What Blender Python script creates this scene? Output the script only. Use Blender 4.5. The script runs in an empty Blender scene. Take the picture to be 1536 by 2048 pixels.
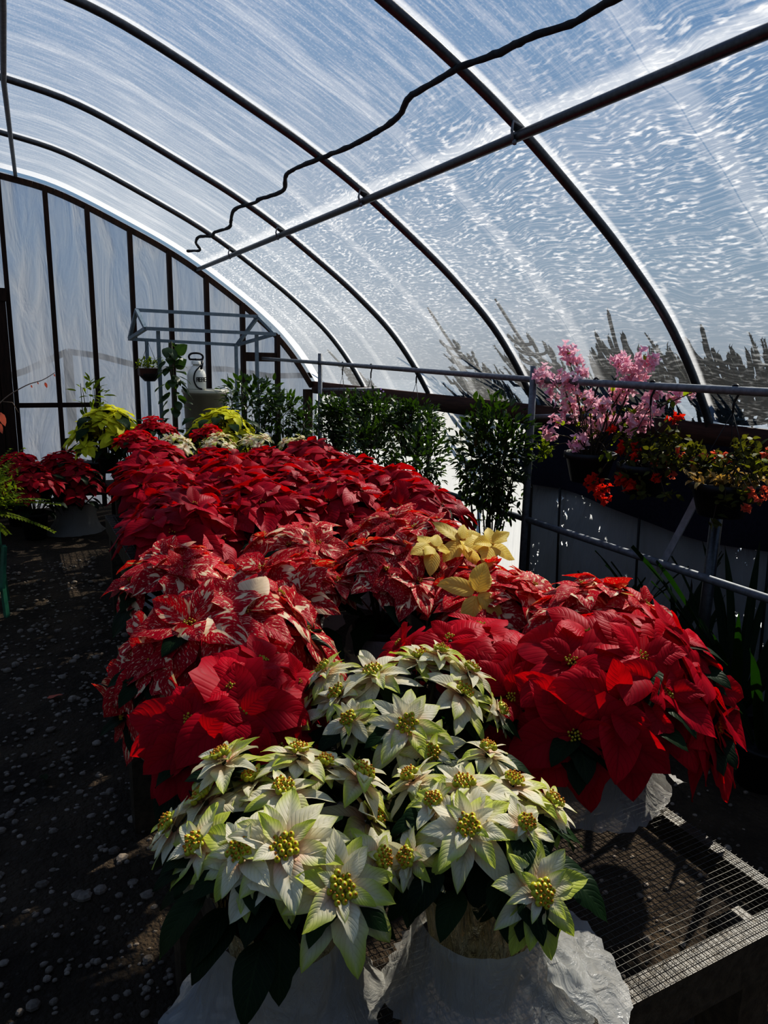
import bpy, math, random
import numpy as np
from mathutils import Vector, Matrix, noise as mnoise
from math import sin, cos, pi, radians, sqrt
S = bpy.context.scene
COL = S.collection
rng = random.Random(11)

# ------------------------------------------------------------------ camera
YAW, PITCH, ROLL, CAMH, FPX = radians(27.33), radians(12.15), radians(1.27), 1.65, 1439.0
F_ = Vector((sin(YAW)*cos(PITCH), cos(YAW)*cos(PITCH), -sin(PITCH)))
R_ = Vector((cos(YAW), -sin(YAW), 0)); U_ = R_.cross(F_)
RA = cos(ROLL)*R_ + sin(ROLL)*U_; UA = -sin(ROLL)*R_ + cos(ROLL)*U_
CAM = Vector((0, 0, CAMH))
cd = bpy.data.cameras.new('camera'); cam = bpy.data.objects.new('camera', cd); COL.objects.link(cam)
m = Matrix((RA, UA, -F_)).transposed().to_4x4(); m.translation = CAM; cam.matrix_world = m
cd.sensor_fit = 'VERTICAL'; cd.sensor_height = 36; cd.lens = FPX/2048*36; cd.clip_start = .02
S.camera = cam
def ray(x, y): return RA*((x-768)/FPX) + UA*((1024-y)/FPX) + F_
def ax(x, y, X): d = ray(x, y); return CAM + d*((X-CAM.x)/d.x)
def ay(x, y, Y): d = ray(x, y); return CAM + d*((Y-CAM.y)/d.y)
def az(x, y, Z): d = ray(x, y); return CAM + d*((Z-CAM.z)/d.z)
def adome(x, y, c, r, rz):
    d = ray(x, y); o = CAM-Vector(c)
    D = Vector((d.x/r, d.y/r, d.z/rz)); O = Vector((o.x/r, o.y/r, o.z/rz))
    a = D.dot(D); b = 2*O.dot(D); cc = O.dot(O)-1; q = b*b-4*a*cc
    t = (-b-sqrt(q))/(2*a) if q > 0 else -b/(2*a)
    p = CAM + d*t; n = p-Vector(c)
    return p, Vector((n.x/r**2, n.y/r**2, n.z/rz**2)).normalized()

# ------------------------------------------------------------------ node helpers
class NT:
    def __init__(s, name):
        s.m = bpy.data.materials.new(name); s.m.use_nodes = True; s.t = s.m.node_tree; s.t.nodes.clear()
        s.o = s.t.nodes.new('ShaderNodeOutputMaterial')
    def put(s, sock, v):
        if v is None: return
        if isinstance(v, bpy.types.NodeSocket): s.t.links.new(v, sock)
        else:
            if sock.type == 'RGBA' and len(v) == 3: v = (*v, 1)
            sock.default_value = v
    def n(s, ty, out=0, props=None, **k):
        nd = s.t.nodes.new('ShaderNode'+ty)
        for a, b in (props or {}).items(): setattr(nd, a, b)
        for a, b in k.items():
            key = int(a[1:]) if a[0] == 'i' and a[1:].isdigit() else a.replace('_', ' ')
            s.put(nd.inputs[key], b)
        return nd.outputs[out]
    def math(s, op, a, b=None, c=None, clamp=False):
        nd = s.t.nodes.new('ShaderNodeMath'); nd.operation = op; nd.use_clamp = clamp
        for i, v in enumerate((a, b, c)): s.put(nd.inputs[i], v)
        return nd.outputs[0]
    def mix(s, f, a, b):
        nd = s.t.nodes.new('ShaderNodeMix'); nd.data_type = 'RGBA'
        s.put(nd.inputs[0], f); s.put(nd.inputs[6], a); s.put(nd.inputs[7], b); return nd.outputs[2]
    def ms(s, f, a, b): return s.n('MixShader', i0=f, i1=a, i2=b)
    def sm(s, x, lo, hi, a=0., b=1.):
        nd = s.t.nodes.new('ShaderNodeMapRange'); nd.interpolation_type = 'SMOOTHSTEP'
        for i, v in enumerate((x, lo, hi, a, b)): s.put(nd.inputs[i], v)
        return nd.outputs[0]
    def uv(s):
        u = s.n('TexCoord', 2); sp = s.t.nodes.new('ShaderNodeSeparateXYZ'); s.put(sp.inputs[0], u); return u, sp.outputs[0], sp.outputs[1]
    def xyz(s, v):
        sp = s.t.nodes.new('ShaderNodeSeparateXYZ'); s.put(sp.inputs[0], v); return sp.outputs
    def comb(s, x, y, z=0.): return s.n('CombineXYZ', i0=x, i1=y, i2=z)
    def noise(s, v, scale, det=2., rough=.5, dist=0.): return s.n('TexNoise', 0, None, Vector=v, Scale=scale, Detail=det, Roughness=rough, Distortion=dist)
    def bump(s, h, st=.4, d=.01): return s.n('Bump', 0, None, Strength=st, Distance=d, Height=h)
    def pr(s, col, rough=.5, metal=0., spec=.5, normal=None, **k):
        return s.n('BsdfPrincipled', 0, None, Base_Color=col, Roughness=rough, Metallic=metal, Specular_IOR_Level=spec, Normal=normal, **k)
    def end(s, sh): s.t.links.new(sh, s.o.inputs[0]); return s.m

def leafmat(name, kind, trans=.35, rough=.5, spec=.16):
    t = NT(name); uvs, u, v = t.uv()
    s = t.math('ABSOLUTE', t.math('SUBTRACT', t.math('MULTIPLY', v, 2.), 1.))
    at = t.n('Attribute', 0, {'attribute_name': 'rnd'}); r = t.xyz(at)
    q = t.math('FRACT', t.math('SUBTRACT', t.math('MULTIPLY', u, 9.), t.math('MULTIPLY', s, 2.6)))
    tri = t.math('ABSOLUTE', t.math('SUBTRACT', t.math('MULTIPLY', q, 2.), 1.))
    vein = t.math('MAXIMUM', t.sm(tri, .80, .97), t.sm(s, .08, .02))
    ob = t.comb(t.math('ADD', u, t.math('MULTIPLY', r[0], 37.)), t.math('ADD', v, t.math('MULTIPLY', r[1], 53.)), r[2])
    ns = t.noise(ob, 3., 3.)
    if kind in ('red', 'speckle', 'darkred'):
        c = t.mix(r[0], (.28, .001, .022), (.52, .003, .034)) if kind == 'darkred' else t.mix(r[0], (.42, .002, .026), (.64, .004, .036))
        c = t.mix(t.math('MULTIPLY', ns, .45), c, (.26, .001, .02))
        c = t.mix(t.math('MULTIPLY', vein, .5), c, (.25, .002, .008))
        tc = (.95, .008, .014)
        if kind == 'speckle':
            st = t.comb(t.math('MULTIPLY', t.math('ADD', u, t.math('MULTIPLY', s, -.3)), 16.), t.math('MULTIPLY', v, 5.), t.math('MULTIPLY', r[1], 50.))
            sp = t.sm(t.noise(st, 2.2, 3., .6), .57, .63)
            big = t.comb(t.math('MULTIPLY', t.math('ADD', u, t.math('MULTIPLY', s, -.35)), 3.), t.math('MULTIPLY', v, 2.2), t.math('MULTIPLY', r[0], 90.))
            pt = t.math('MULTIPLY', t.sm(t.noise(big, 1.6, 1.), .57, .61), t.sm(r[2], .3, .45))
            k = t.math('MAXIMUM', t.math('MULTIPLY', sp, .85), pt)
            whole = t.sm(r[1], .982, .985)
            k = t.math('MAXIMUM', k, whole)
            c = t.mix(k, c, (.88, .68, .44)); tc = t.mix(k, tc, (.8, .6, .25))
    elif kind == 'white':
        c = t.mix(ns, (.86, .78, .60), (.78, .73, .54))
        c = t.mix(t.math('MULTIPLY', t.sm(u, .55, .0), t.math('MULTIPLY', r[1], .95)), c, (.86, .42, .34))
        g = t.math('MULTIPLY', t.sm(t.math('ADD', t.math('ADD', u, t.math('MULTIPLY', s, .35)), t.math('MULTIPLY', r[0], .9)), 1.05, 1.75), .95)
        c = t.mix(g, c, (.52, .56, .10))
        c = t.mix(t.math('MULTIPLY', vein, .25), c, (.55, .52, .22)); tc = t.mix(g, (.95, .88, .62), (.6, .7, .08))
    elif kind == 'yellow':
        c = t.mix(ns, (.80, .74, .08), (.62, .62, .04)); c = t.mix(t.math('MULTIPLY', vein, .5), c, (.42, .5, .02)); tc = (.9, .85, .05)
    elif kind == 'cream':
        c = t.mix(ns, (.80, .60, .12), (.72, .60, .22)); c = t.mix(t.math('MULTIPLY', vein, .5), c, (.65, .42, .06)); tc = (.85, .6, .12)
    elif kind == 'green':
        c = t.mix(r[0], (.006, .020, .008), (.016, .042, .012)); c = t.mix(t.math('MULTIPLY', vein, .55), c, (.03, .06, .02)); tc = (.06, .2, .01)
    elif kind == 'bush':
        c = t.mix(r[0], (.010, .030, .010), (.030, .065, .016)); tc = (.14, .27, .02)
    elif kind == 'lime':
        c = t.mix(r[0], (.07, .13, .01), (.28, .32, .03)); tc = (.4, .5, .03)
    elif kind == 'olive':
        c = t.mix(r[0], (.025, .045, .012), (.16, .15, .04)); tc = (.30, .30, .03)
    elif kind == 'dry':
        c = t.mix(r[0], (.35, .22, .08), (.6, .45, .2)); tc = (.6, .4, .1)
    elif kind == 'pink':
        c = t.mix(r[0], (.90, .42, .55), (.95, .80, .78)); tc = (.98, .62, .70)
    elif kind == 'scarlet':
        c = t.mix(r[0], (.60, .012, .008), (.75, .05, .02)); tc = (.95, .06, .02)
    elif kind == 'coral':
        c = t.mix(r[0], (.80, .16, .10), (.85, .30, .20)); tc = (.95, .25, .12)
    elif kind == 'purple':
        c = t.mix(r[0], (.20, .14, .38), (.35, .28, .5)); tc = (.4, .3, .6)
    b = t.bump(t.math('SUBTRACT', t.math('MULTIPLY', ns, .25), t.math('MULTIPLY', t.sm(tri, .45, 1.), .4)), .35, .003)
    p = t.pr(c, rough, 0., spec, b)
    tr = t.n('BsdfTranslucent', 0, None, Color=tc, Normal=b)
    return t.end(t.ms(trans, p, tr))

def plain(name, c1, c2=None, rough=.6, metal=0., spec=.4, scale=20., bump=.3, bd=.003, stretch=None, **k):
    t = NT(name); o = t.n('TexCoord', 3)
    if stretch: o = t.n('Mapping', 0, None, Vector=o, Scale=stretch)
    ns = t.noise(o, scale, 5., .6)
    return t.end(t.pr(t.mix(t.sm(ns, .3, .7), c1, c2 or c1), rough, metal, spec, t.bump(ns, bump, bd) if bump else None, **k))

ML = {}
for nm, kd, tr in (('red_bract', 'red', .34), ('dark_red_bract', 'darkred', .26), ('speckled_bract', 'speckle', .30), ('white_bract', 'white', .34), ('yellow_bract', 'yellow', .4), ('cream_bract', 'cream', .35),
               ('green_leaf', 'green', .16), ('bush_leaf', 'bush', .22), ('lime_leaf', 'lime', .4), ('olive_leaf', 'olive', .3), ('dry_leaf', 'dry', .35), ('pink_bract', 'pink', .4),
               ('scarlet_bract', 'scarlet', .4), ('coral_bract', 'coral', .4), ('purple_petal', 'purple', .35)):
    ML[nm] = leafmat(nm, kd, tr, **(dict(rough=.32, spec=.45) if kd == 'bush' else {}))
M = dict(
    pipe=plain('galvanised_pipe', (.13, .135, .14), (.09, .095, .10), .38, .65, .5, 60., .05),
    rail=plain('grey_pipe', (.24, .25, .26), (.16, .17, .18), .55, .3, .3, 40., .05),
    wood=plain('dark_stained_wood', (.045, .022, .014), (.020, .010, .007), .7, 0, .3, 8., .5, .004, (6, 6, .8)),
    hip=plain('reddish_board', (.10, .042, .026), (.05, .02, .014), .65, 0, .3, 8., .5, .004, (6, .6, 6)),
    wet=plain('weathered_bench_wood', (.11, .085, .055), (.04, .032, .022), .42, 0, .5, 9., .8, .006, (5, 5, 5)),
    lath=plain('pale_lath', (.32, .29, .20), (.22, .2, .14), .7, 0, .3, 12., .4),
    wire=plain('mesh_wire', (.17, .16, .14), (.10, .095, .085), .5, .5, .5, 50., 0),
    black=plain('black_plastic', (.012, .014, .018), (.02, .022, .026), .5, 0, .4, 30., .1),
    terra=plain('brown_plastic', (.09, .035, .025), (.06, .025, .02), .5, 0, .4, 30., .1),
    soil=plain('potting_soil', (.02, .013, .008), (.06, .04, .025), .9, 0, .2, 90., .8, .01),
    stem=plain('green_stem', (.06, .09, .03), (.10, .08, .04), .6, 0, .3, 30., .2),
    bark=plain('woody_stem', (.09, .07, .05), (.05, .035, .025), .8, 0, .2, 40., .4),
    twig=plain('pale_twig', (.35, .27, .2), (.25, .18, .13), .7, 0, .2, 40., .2),
    seed=plain('yellow_green_bud', (.60, .52, .04), (.40, .42, .04), .35, 0, .5, 150., .1),
    seedtip=plain('orange_bud_tip', (.62, .26, .03), (.5, .2, .02), .4, 0, .4, 100., .1),
    cord=plain('dark_cord', (.03, .032, .034), (.05, .052, .054), .7, 0, .3, 50., .6, .004),
    pvc=plain('bluegrey_tube', (.20, .25, .28), (.15, .19, .22), .45, 0, .5, 30., .05),
    cream=plain('cream_plastic', (.55, .52, .42), (.48, .45, .36), .5, 0, .4, 8., .05),
    tank=plain('white_sprayer_plastic', (.80, .79, .72), (.72, .71, .64), .3, 0, .5, 5., .02),
    green=plain('green_metal', (.05, .22, .14), (.04, .16, .11), .4, 0, .5, 30., .1),
    spruce=plain('spruce_needles', (.012, .020, .012), (.022, .032, .018), .8, 0, .2, 40., .2),
    flat=plain('grey_flat_bar', (.48, .50, .50), (.36, .38, .38), .5, .2, .5, 30., .1),
    navy=plain('navy_shade', (.016, .017, .036), (.024, .025, .05), .85, 0, .2, 60., .3),
    white=plain('white_metal_paint', (.75, .75, .74), (.65, .65, .64), .4, 0, .5, 30., .05),
    out=plain('outdoor_ground', (.19, .22, .26), (.15, .18, .20), .9, 0, .2, 2., .3),
    stone=plain('pebble', (.36, .30, .235), (.15, .125, .10), .75, 0, .3, 14., .3, .01),
    label=plain('black_print', (.02, .02, .02), None, .6, 0, .3, 10., 0),
)
def foil():
    t = NT('gold_foil'); o = t.n('TexCoord', 3)
    v = t.n('Mapping', 0, None, Vector=o, Scale=(45, 45, 7)); n1 = t.noise(v, 1.2, 4., .6, 1.5)
    return t.end(t.pr(t.mix(n1, (.62, .46, .12), (1., .95, .72)), .25, .85, .5, t.bump(n1, .8, .02)))
M['foil'] = foil()
def bagmat():
    t = NT('milky_plastic_bag'); o = t.n('TexCoord', 3)
    v = t.n('Mapping', 0, None, Vector=o, Scale=(22, 22, 9)); n1 = t.noise(v, 1., 5., .55, 1.2)
    b = t.bump(n1, .7, .02)
    d = t.pr((.74, .73, .69), .28, 0., .5, b)
    x = t.ms(.40, d, t.n('BsdfTranslucent', 0, None, Color=(.80, .79, .74), Normal=b))
    return t.end(t.ms(.60, t.n('BsdfTransparent', 0, None, Color=(.93, .94, .94)), x))
M['bag'] = bagmat()
HY = [-.30, 1.16, 2.61, 4.06, 5.53, 6.87, 8.26]      # hoop positions along the house
def film():
    """clear poly roof: UV is (metres along the house, metres along the arch from the right eave)"""
    t = NT('clear_roof_film'); uvs, y, v = t.uv()
    big = t.noise(t.comb(y, v), .9, 3.)
    fine = t.noise(t.comb(t.math('MULTIPLY', y, 17.), t.math('MULTIPLY', t.math('ADD', v, t.math('MULTIPLY', t.noise(t.comb(y, v), 3., 2.), .10)), 62.)), 1., 2., .5)
    dash = t.math('MULTIPLY', t.sm(fine, .47, .70), t.sm(t.noise(t.comb(t.math('MULTIPLY', y, 1.3), t.math('MULTIPLY', v, 2.6)), 4., 3.), .30, .66))
    rip = t.math('MULTIPLY', t.sm(t.noise(t.comb(t.math('MULTIPLY', y, 2.2), t.math('MULTIPLY', t.math('ADD', v, t.math('MULTIPLY', t.noise(t.comb(y, v), 1.5, 2.), .3)), 130.)), 1., 2.), .42, .75), .20)
    stk = t.noise(t.comb(t.math('MULTIPLY', y, 26.), t.math('MULTIPLY', v, 3.2)), 1., 6., .72, .4)
    streak = t.math('ADD', t.math('MULTIPLY', t.sm(stk, .40, .78), .36), t.math('MULTIPLY', t.sm(t.noise(t.comb(y, v), 90., 2.), .5, .8), .18))
    zone = t.sm(t.math('ADD', v, t.math('MULTIPLY', big, .8)), 2.15, 2.75)
    tex = t.math('ADD', t.math('MULTIPLY', zone, t.math('ADD', streak, .05)), t.math('MULTIPLY', t.math('SUBTRACT', 1., zone), t.math('MULTIPLY', t.math('ADD', t.math('MULTIPLY', dash, .80), rip), t.sm(v, .3, 1.1, .22, 1.))))
    far = t.sm(y, 1.5, 8., .04, .22)
    h = t.math('ADD', t.math('ADD', tex, far), t.math('MULTIPLY', t.sm(big, .45, .75), .10))
    wob = t.math('ADD', y, t.math('MULTIPLY', t.math('SUBTRACT', t.noise(t.comb(0., v), 2.2, 2.), .5), .10))
    for i, hy in enumerate(HY):
        e = t.math('ABSOLUTE', t.math('SUBTRACT', y, hy+.012)); h = t.math('ADD', h, t.sm(e, .055, .028, 0., .55))
        if i:
            mid = (hy+HY[i-1])/2
            e = t.math('ABSOLUTE', t.math('SUBTRACT', wob, mid)); h = t.math('ADD', h, t.sm(e, .085, .03, 0., .16))
            e = t.math('ABSOLUTE', t.math('SUBTRACT', wob, mid+.035)); h = t.math('SUBTRACT', h, t.sm(e, .006, .001, 0., .14))
    e = t.math('ABSOLUTE', t.math('SUBTRACT', v, 1.885)); h = t.math('ADD', h, t.sm(e, .075, .02, 0., .4))
    h = t.math('ADD', h, t.sm(y, 8.02, 8.06, 0., .9))
    h = t.math('MINIMUM', t.math('MAXIMUM', h, .06), .95)
    b = t.bump(t.math('ADD', fine, stk), .25, .01)
    tr = t.n('BsdfTransparent', 0, None, Color=(.95, .97, 1.))
    d = t.ms(.35, t.n('BsdfTranslucent', 0, None, Color=(.90, .91, .92), Normal=b), t.n('BsdfDiffuse', 0, None, Color=(.6, .6, .6)))
    return t.end(t.ms(h, tr, d))
M['film'] = film()
def wallfilm(name, base, amp, col, sx, sz, tcol=(.95, .97, 1.)):
    t = NT(name); o = t.n('TexCoord', 3)
    f1 = t.noise(t.n('Mapping', 0, None, Vector=o, Scale=(sx, sx, sz)), 1., 4., .55, .8)
    f2 = t.noise(o, 1.1, 3.)
    h = t.math('ADD', t.math('ADD', base, t.math('MULTIPLY', t.sm(f1, .35, .72), amp)), t.math('MULTIPLY', t.math('SUBTRACT', f2, .5), .5), None, True)
    z = t.xyz(o)[2]
    h = t.math('ADD', h, t.sm(z, 2.0, .4, 0., .22), None, True)
    b = t.bump(f1, .5, .05)
    d = t.ms(.3, t.n('BsdfTranslucent', 0, None, Color=col, Normal=b), t.n('BsdfDiffuse', 0, None, Color=(.5, .5, .5), Normal=b))
    d = t.ms(.06, d, t.n('BsdfGlossy', 0, None, Roughness=.25, Normal=b))
    return t.end(t.ms(t.math('MINIMUM', h, .97), t.n('BsdfTransparent', 0, None, Color=tcol), d))
M['endfilm'] = wallfilm('end_wall_film', .45, .40, (.52, .53, .55), 5., 1.2, (.72, .78, .88))
M['sidefilm'] = wallfilm('side_curtain_film', .75, .2, (.95, .95, .93), 5., 1.)
def shadefilm():
    t = NT('shaded_side_film'); o = t.n('TexCoord', 3)  # side film with the spruces' shade put into an opaque grey colour
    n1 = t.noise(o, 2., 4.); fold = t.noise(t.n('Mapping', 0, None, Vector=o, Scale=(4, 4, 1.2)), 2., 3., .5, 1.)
    dapple = t.math('MULTIPLY', t.sm(t.noise(t.n('Mapping', 0, None, Vector=o, Scale=(24, 24, 19)), 1., 3., .6, .6), .60, .64), t.sm(t.noise(o, 3.4, 2.), .57, .62))  # sun dapples between the tree shadows, painted as clustered translucent white spots
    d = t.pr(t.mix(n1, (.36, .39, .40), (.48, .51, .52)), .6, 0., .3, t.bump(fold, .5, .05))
    return t.end(t.ms(dapple, d, t.n('BsdfTranslucent', 0, None, Color=(1., 1., .97))))
M['shadefilm'] = shadefilm()
def ground():
    t = NT('gravelly_soil'); o = t.n('TexCoord', 3)
    v = t.n('TexVoronoi', 0, None, Vector=o, Scale=38.); v2 = t.n('TexVoronoi', 0, None, Vector=o, Scale=90.)
    vc = t.n('TexVoronoi', 1, None, Vector=o, Scale=38.)
    n1 = t.noise(o, 3., 5., .6); n2 = t.noise(o, 60., 4., .7)
    c = t.mix(t.sm(n1, .35, .65), (.06, .045, .032), (.13, .095, .062))
    st = t.math('MULTIPLY', t.sm(t.xyz(vc)[0], .68, .75), t.sm(v, .42, .30))
    c = t.mix(t.math('MULTIPLY', st, .6), c, (.14, .11, .085)); c = t.mix(t.math('MULTIPLY', n2, .5), c, (.012, .009, .006))
    h = t.math('ADD', t.math('ADD', t.math('MULTIPLY', t.math('SUBTRACT', 1., v), .8), t.math('MULTIPLY', t.math('SUBTRACT', 1., v2), .4)), n2)
    return t.end(t.pr(c, .85, 0., .25, t.bump(h, .9, .02)))
M['ground'] = ground()

# ------------------------------------------------------------------ mesh helpers
class MB:
    def __init__(s): s.v = []; s.f = []; s.uv = []; s.c = []; s.mi = []
    def add(s, vs, fs, uvs=None, col=(.5, .5, .5), mi=0):
        o = len(s.v); s.v += [tuple(p) for p in vs]; s.f += [tuple(i+o for i in f) for f in fs]
        s.uv += uvs if uvs else [(0, 0)]*len(vs); s.c += [col]*len(vs); s.mi += [mi]*len(fs); return s
    def box(s, a, b, mi=0):
        (x0, y0, z0), (x1, y1, z1) = a, b
        return s.add([(x0,y0,z0),(x1,y0,z0),(x1,y1,z0),(x0,y1,z0),(x0,y0,z1),(x1,y0,z1),(x1,y1,z1),(x0,y1,z1)],
              [(3,2,1,0),(4,5,6,7),(0,1,5,4),(1,2,6,5),(2,3,7,6),(3,0,4,7)], mi=mi)
    def beam(s, a, b, w, h, up=(0, 0, 1), mi=0):
        a, b = Vector(a), Vector(b); d = (b-a).normalized(); x = d.cross(Vector(up))
        if x.length < 1e-4: x = d.cross(Vector((1, 0, 0)))
        x.normalize(); y = x.cross(d); vs = []
        for p in (a, b):
            for i, j in ((-1,-1),(1,-1),(1,1),(-1,1)): vs.append(p + x*(i*w/2) + y*(j*h/2))
        return s.add(vs, [(0,1,2,3),(7,6,5,4),(0,4,5,1),(1,5,6,2),(2,6,7,3),(3,7,4,0)], mi=mi)
    def tube(s, pts, r, n=8, mi=0, cap=True, col=(.5,.5,.5)):
        pts = [Vector(p) for p in pts]; k = len(pts); rr = r if isinstance(r, (list, tuple)) else [r]*k
        d0 = (pts[1]-pts[0]).normalized(); ref = Vector((0, 0, 1)) if abs(d0.z) < .9 else Vector((1, 0, 0))
        x = d0.cross(ref).normalized(); vs = []
        for i, p in enumerate(pts):
            d = (pts[min(i+1, k-1)]-pts[max(i-1, 0)]).normalized()
            x = (x-d*x.dot(d)).normalized(); y = d.cross(x)
            for j in range(n): a = 2*pi*j/n; vs.append(p+(x*cos(a)+y*sin(a))*rr[i])
        fs = [(i*n+j, i*n+(j+1) % n, (i+1)*n+(j+1) % n, (i+1)*n+j) for i in range(k-1) for j in range(n)]
        if cap: fs += [tuple(range(n))[::-1], tuple(range((k-1)*n, k*n))]
        return s.add(vs, fs, mi=mi, col=col)
    def lathe(s, prof, c=(0, 0, 0), n=24, wob=None, mi=0):
        vs = []; fs = []
        for i, (r, z) in enumerate(prof):
            for j in range(n):
                a = 2*pi*j/n; q = r*(wob(a, i/(len(prof)-1), z) if wob else 1)
                vs.append((c[0]+q*cos(a), c[1]+q*sin(a), c[2]+z))
        for i in range(len(prof)-1):
            for j in range(n): fs.append((i*n+j, i*n+(j+1) % n, (i+1)*n+(j+1) % n, (i+1)*n+j))
        return s.add(vs, fs, mi=mi)
    def ball(s, c, r, n=6, k=4, mi=0, sc=(1, 1, 1)):
        vs = [(c[0], c[1], c[2]-r*sc[2])]
        for i in range(1, k):
            t = pi*i/k
            for j in range(n): a = 2*pi*j/n; vs.append((c[0]+r*sc[0]*sin(t)*cos(a), c[1]+r*sc[1]*sin(t)*sin(a), c[2]-r*sc[2]*cos(t)))
        vs.append((c[0], c[1], c[2]+r*sc[2])); fs = [(0, 1+(j+1) % n, 1+j) for j in range(n)]
        for i in range(k-2):
            for j in range(n): fs.append((1+i*n+j, 1+i*n+(j+1) % n, 1+(i+1)*n+(j+1) % n, 1+(i+1)*n+j))
        e = len(vs)-1; b = 1+(k-2)*n; fs += [(b+j, b+(j+1) % n, e) for j in range(n)]
        return s.add(vs, fs, mi=mi)
    def leaf(s, p, d, up, L, W, nl=7, nw=3, fold=.25, droop=1.5, curl=.15, wave=.04, lobe=0., vein=0., col=None, r=rng, mi=0):
        """one blade: starts at p along d, bends under gravity, nw cells each side of the midrib"""
        p = Vector(p); d = Vector(d).normalized(); up = Vector(up); sd = d.cross(up)
        if sd.length < 1e-3: sd = d.cross(Vector((1, .3, .2)))
        sd.normalize(); n = sd.cross(d); ds = L/nl; ph = r.random()*6.28; col = col or (r.random(), r.random(), r.random())
        tw = r.uniform(-.35, .35)/nl
        vs = []; uvs = []; m_ = 2*nw+1
        for i in range(nl+1):
            t = i/nl
            w = W*.5*(2.25*(t+.02)**.62*(1-t)**.88*(1+.2*(1-t)))
            if lobe: w *= 1+lobe*max(0, 1-abs(t-.48)/.13)-lobe*.5*max(0, 1-abs(t-.66)/.12)
            for j in range(m_):
                q = (j-nw)/nw; a = abs(q)
                z = a*w*fold - a*a*w*curl + wave*L*sin(t*9+ph+(2 if q > 0 else 0))*a*a
                if vein: z += vein*L*(1-a*.3)*cos(2*pi*(t*8-a*2.4))*min(1, a*4)
                vs.append(p + sd*(q*w*(1-.2*fold)) + n*z); uvs.append((t, q*.5+.5))
            d = (d + Vector((0, 0, -1))*(droop*ds/L*(.35+t)*.6)).normalized()
            sd = (sd + n*tw); sd = (sd-d*sd.dot(d)).normalized(); n = sd.cross(d); p = p+d*ds
        fs = [(i*m_+j, i*m_+j+1, (i+1)*m_+j+1, (i+1)*m_+j) for i in range(nl) for j in range(m_-1)]
        return s.add(vs, fs, uvs, col, mi)
    def mesh(s, name, mats, smooth=True):
        me = bpy.data.meshes.new(name); me.from_pydata(s.v, [], s.f)
        uvl = me.uv_layers.new(name='UVMap'); li = np.empty(len(me.loops), dtype=np.int32); me.loops.foreach_get('vertex_index', li)
        uvl.data.foreach_set('uv', np.array(s.uv, dtype=np.float32)[li].ravel())
        ca = me.attributes.new('rnd', 'FLOAT_COLOR', 'POINT')
        c = np.ones((len(s.v), 4), dtype=np.float32); c[:, :3] = np.array(s.c, dtype=np.float32); ca.data.foreach_set('color', c.ravel())
        for mm in (mats if isinstance(mats, (list, tuple)) else [mats]): me.materials.append(mm)
        me.polygons.foreach_set('material_index', np.array(s.mi, dtype=np.int32))
        me.polygons.foreach_set('use_smooth', np.full(len(s.f), smooth)); me.update(); return me
    def obj(s, name, mats, parent=None, loc=None, smooth=True):
        if not s.f: return None
        o = bpy.data.objects.new(name, s.mesh(name, mats, smooth)); COL.objects.link(o)
        if parent: o.parent = parent
        if loc is not None: o.location = loc
        return o
def tag(o, label, cat, group=None, kind=None):
    if label: o['label'] = label
    if cat: o['category'] = cat
    if group: o['group'] = group
    if kind: o['kind'] = kind
    return o
def thing(name, label, cat, loc=(0, 0, 0), group=None):
    o = bpy.data.objects.new(name, None); COL.objects.link(o); o.location = loc; o.empty_display_size = .05
    return tag(o, label, cat, group)
def struct(o): o['kind'] = 'structure'; return o
def rv(r=rng):
    while True:
        v = Vector((r.uniform(-1, 1), r.uniform(-1, 1), r.uniform(-1, 1)))
        if .05 < v.length < 1: return v.normalized()
ORD = ['first', 'second', 'third', 'fourth', 'fifth', 'sixth', 'seventh', 'eighth', 'ninth', 'tenth']

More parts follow.
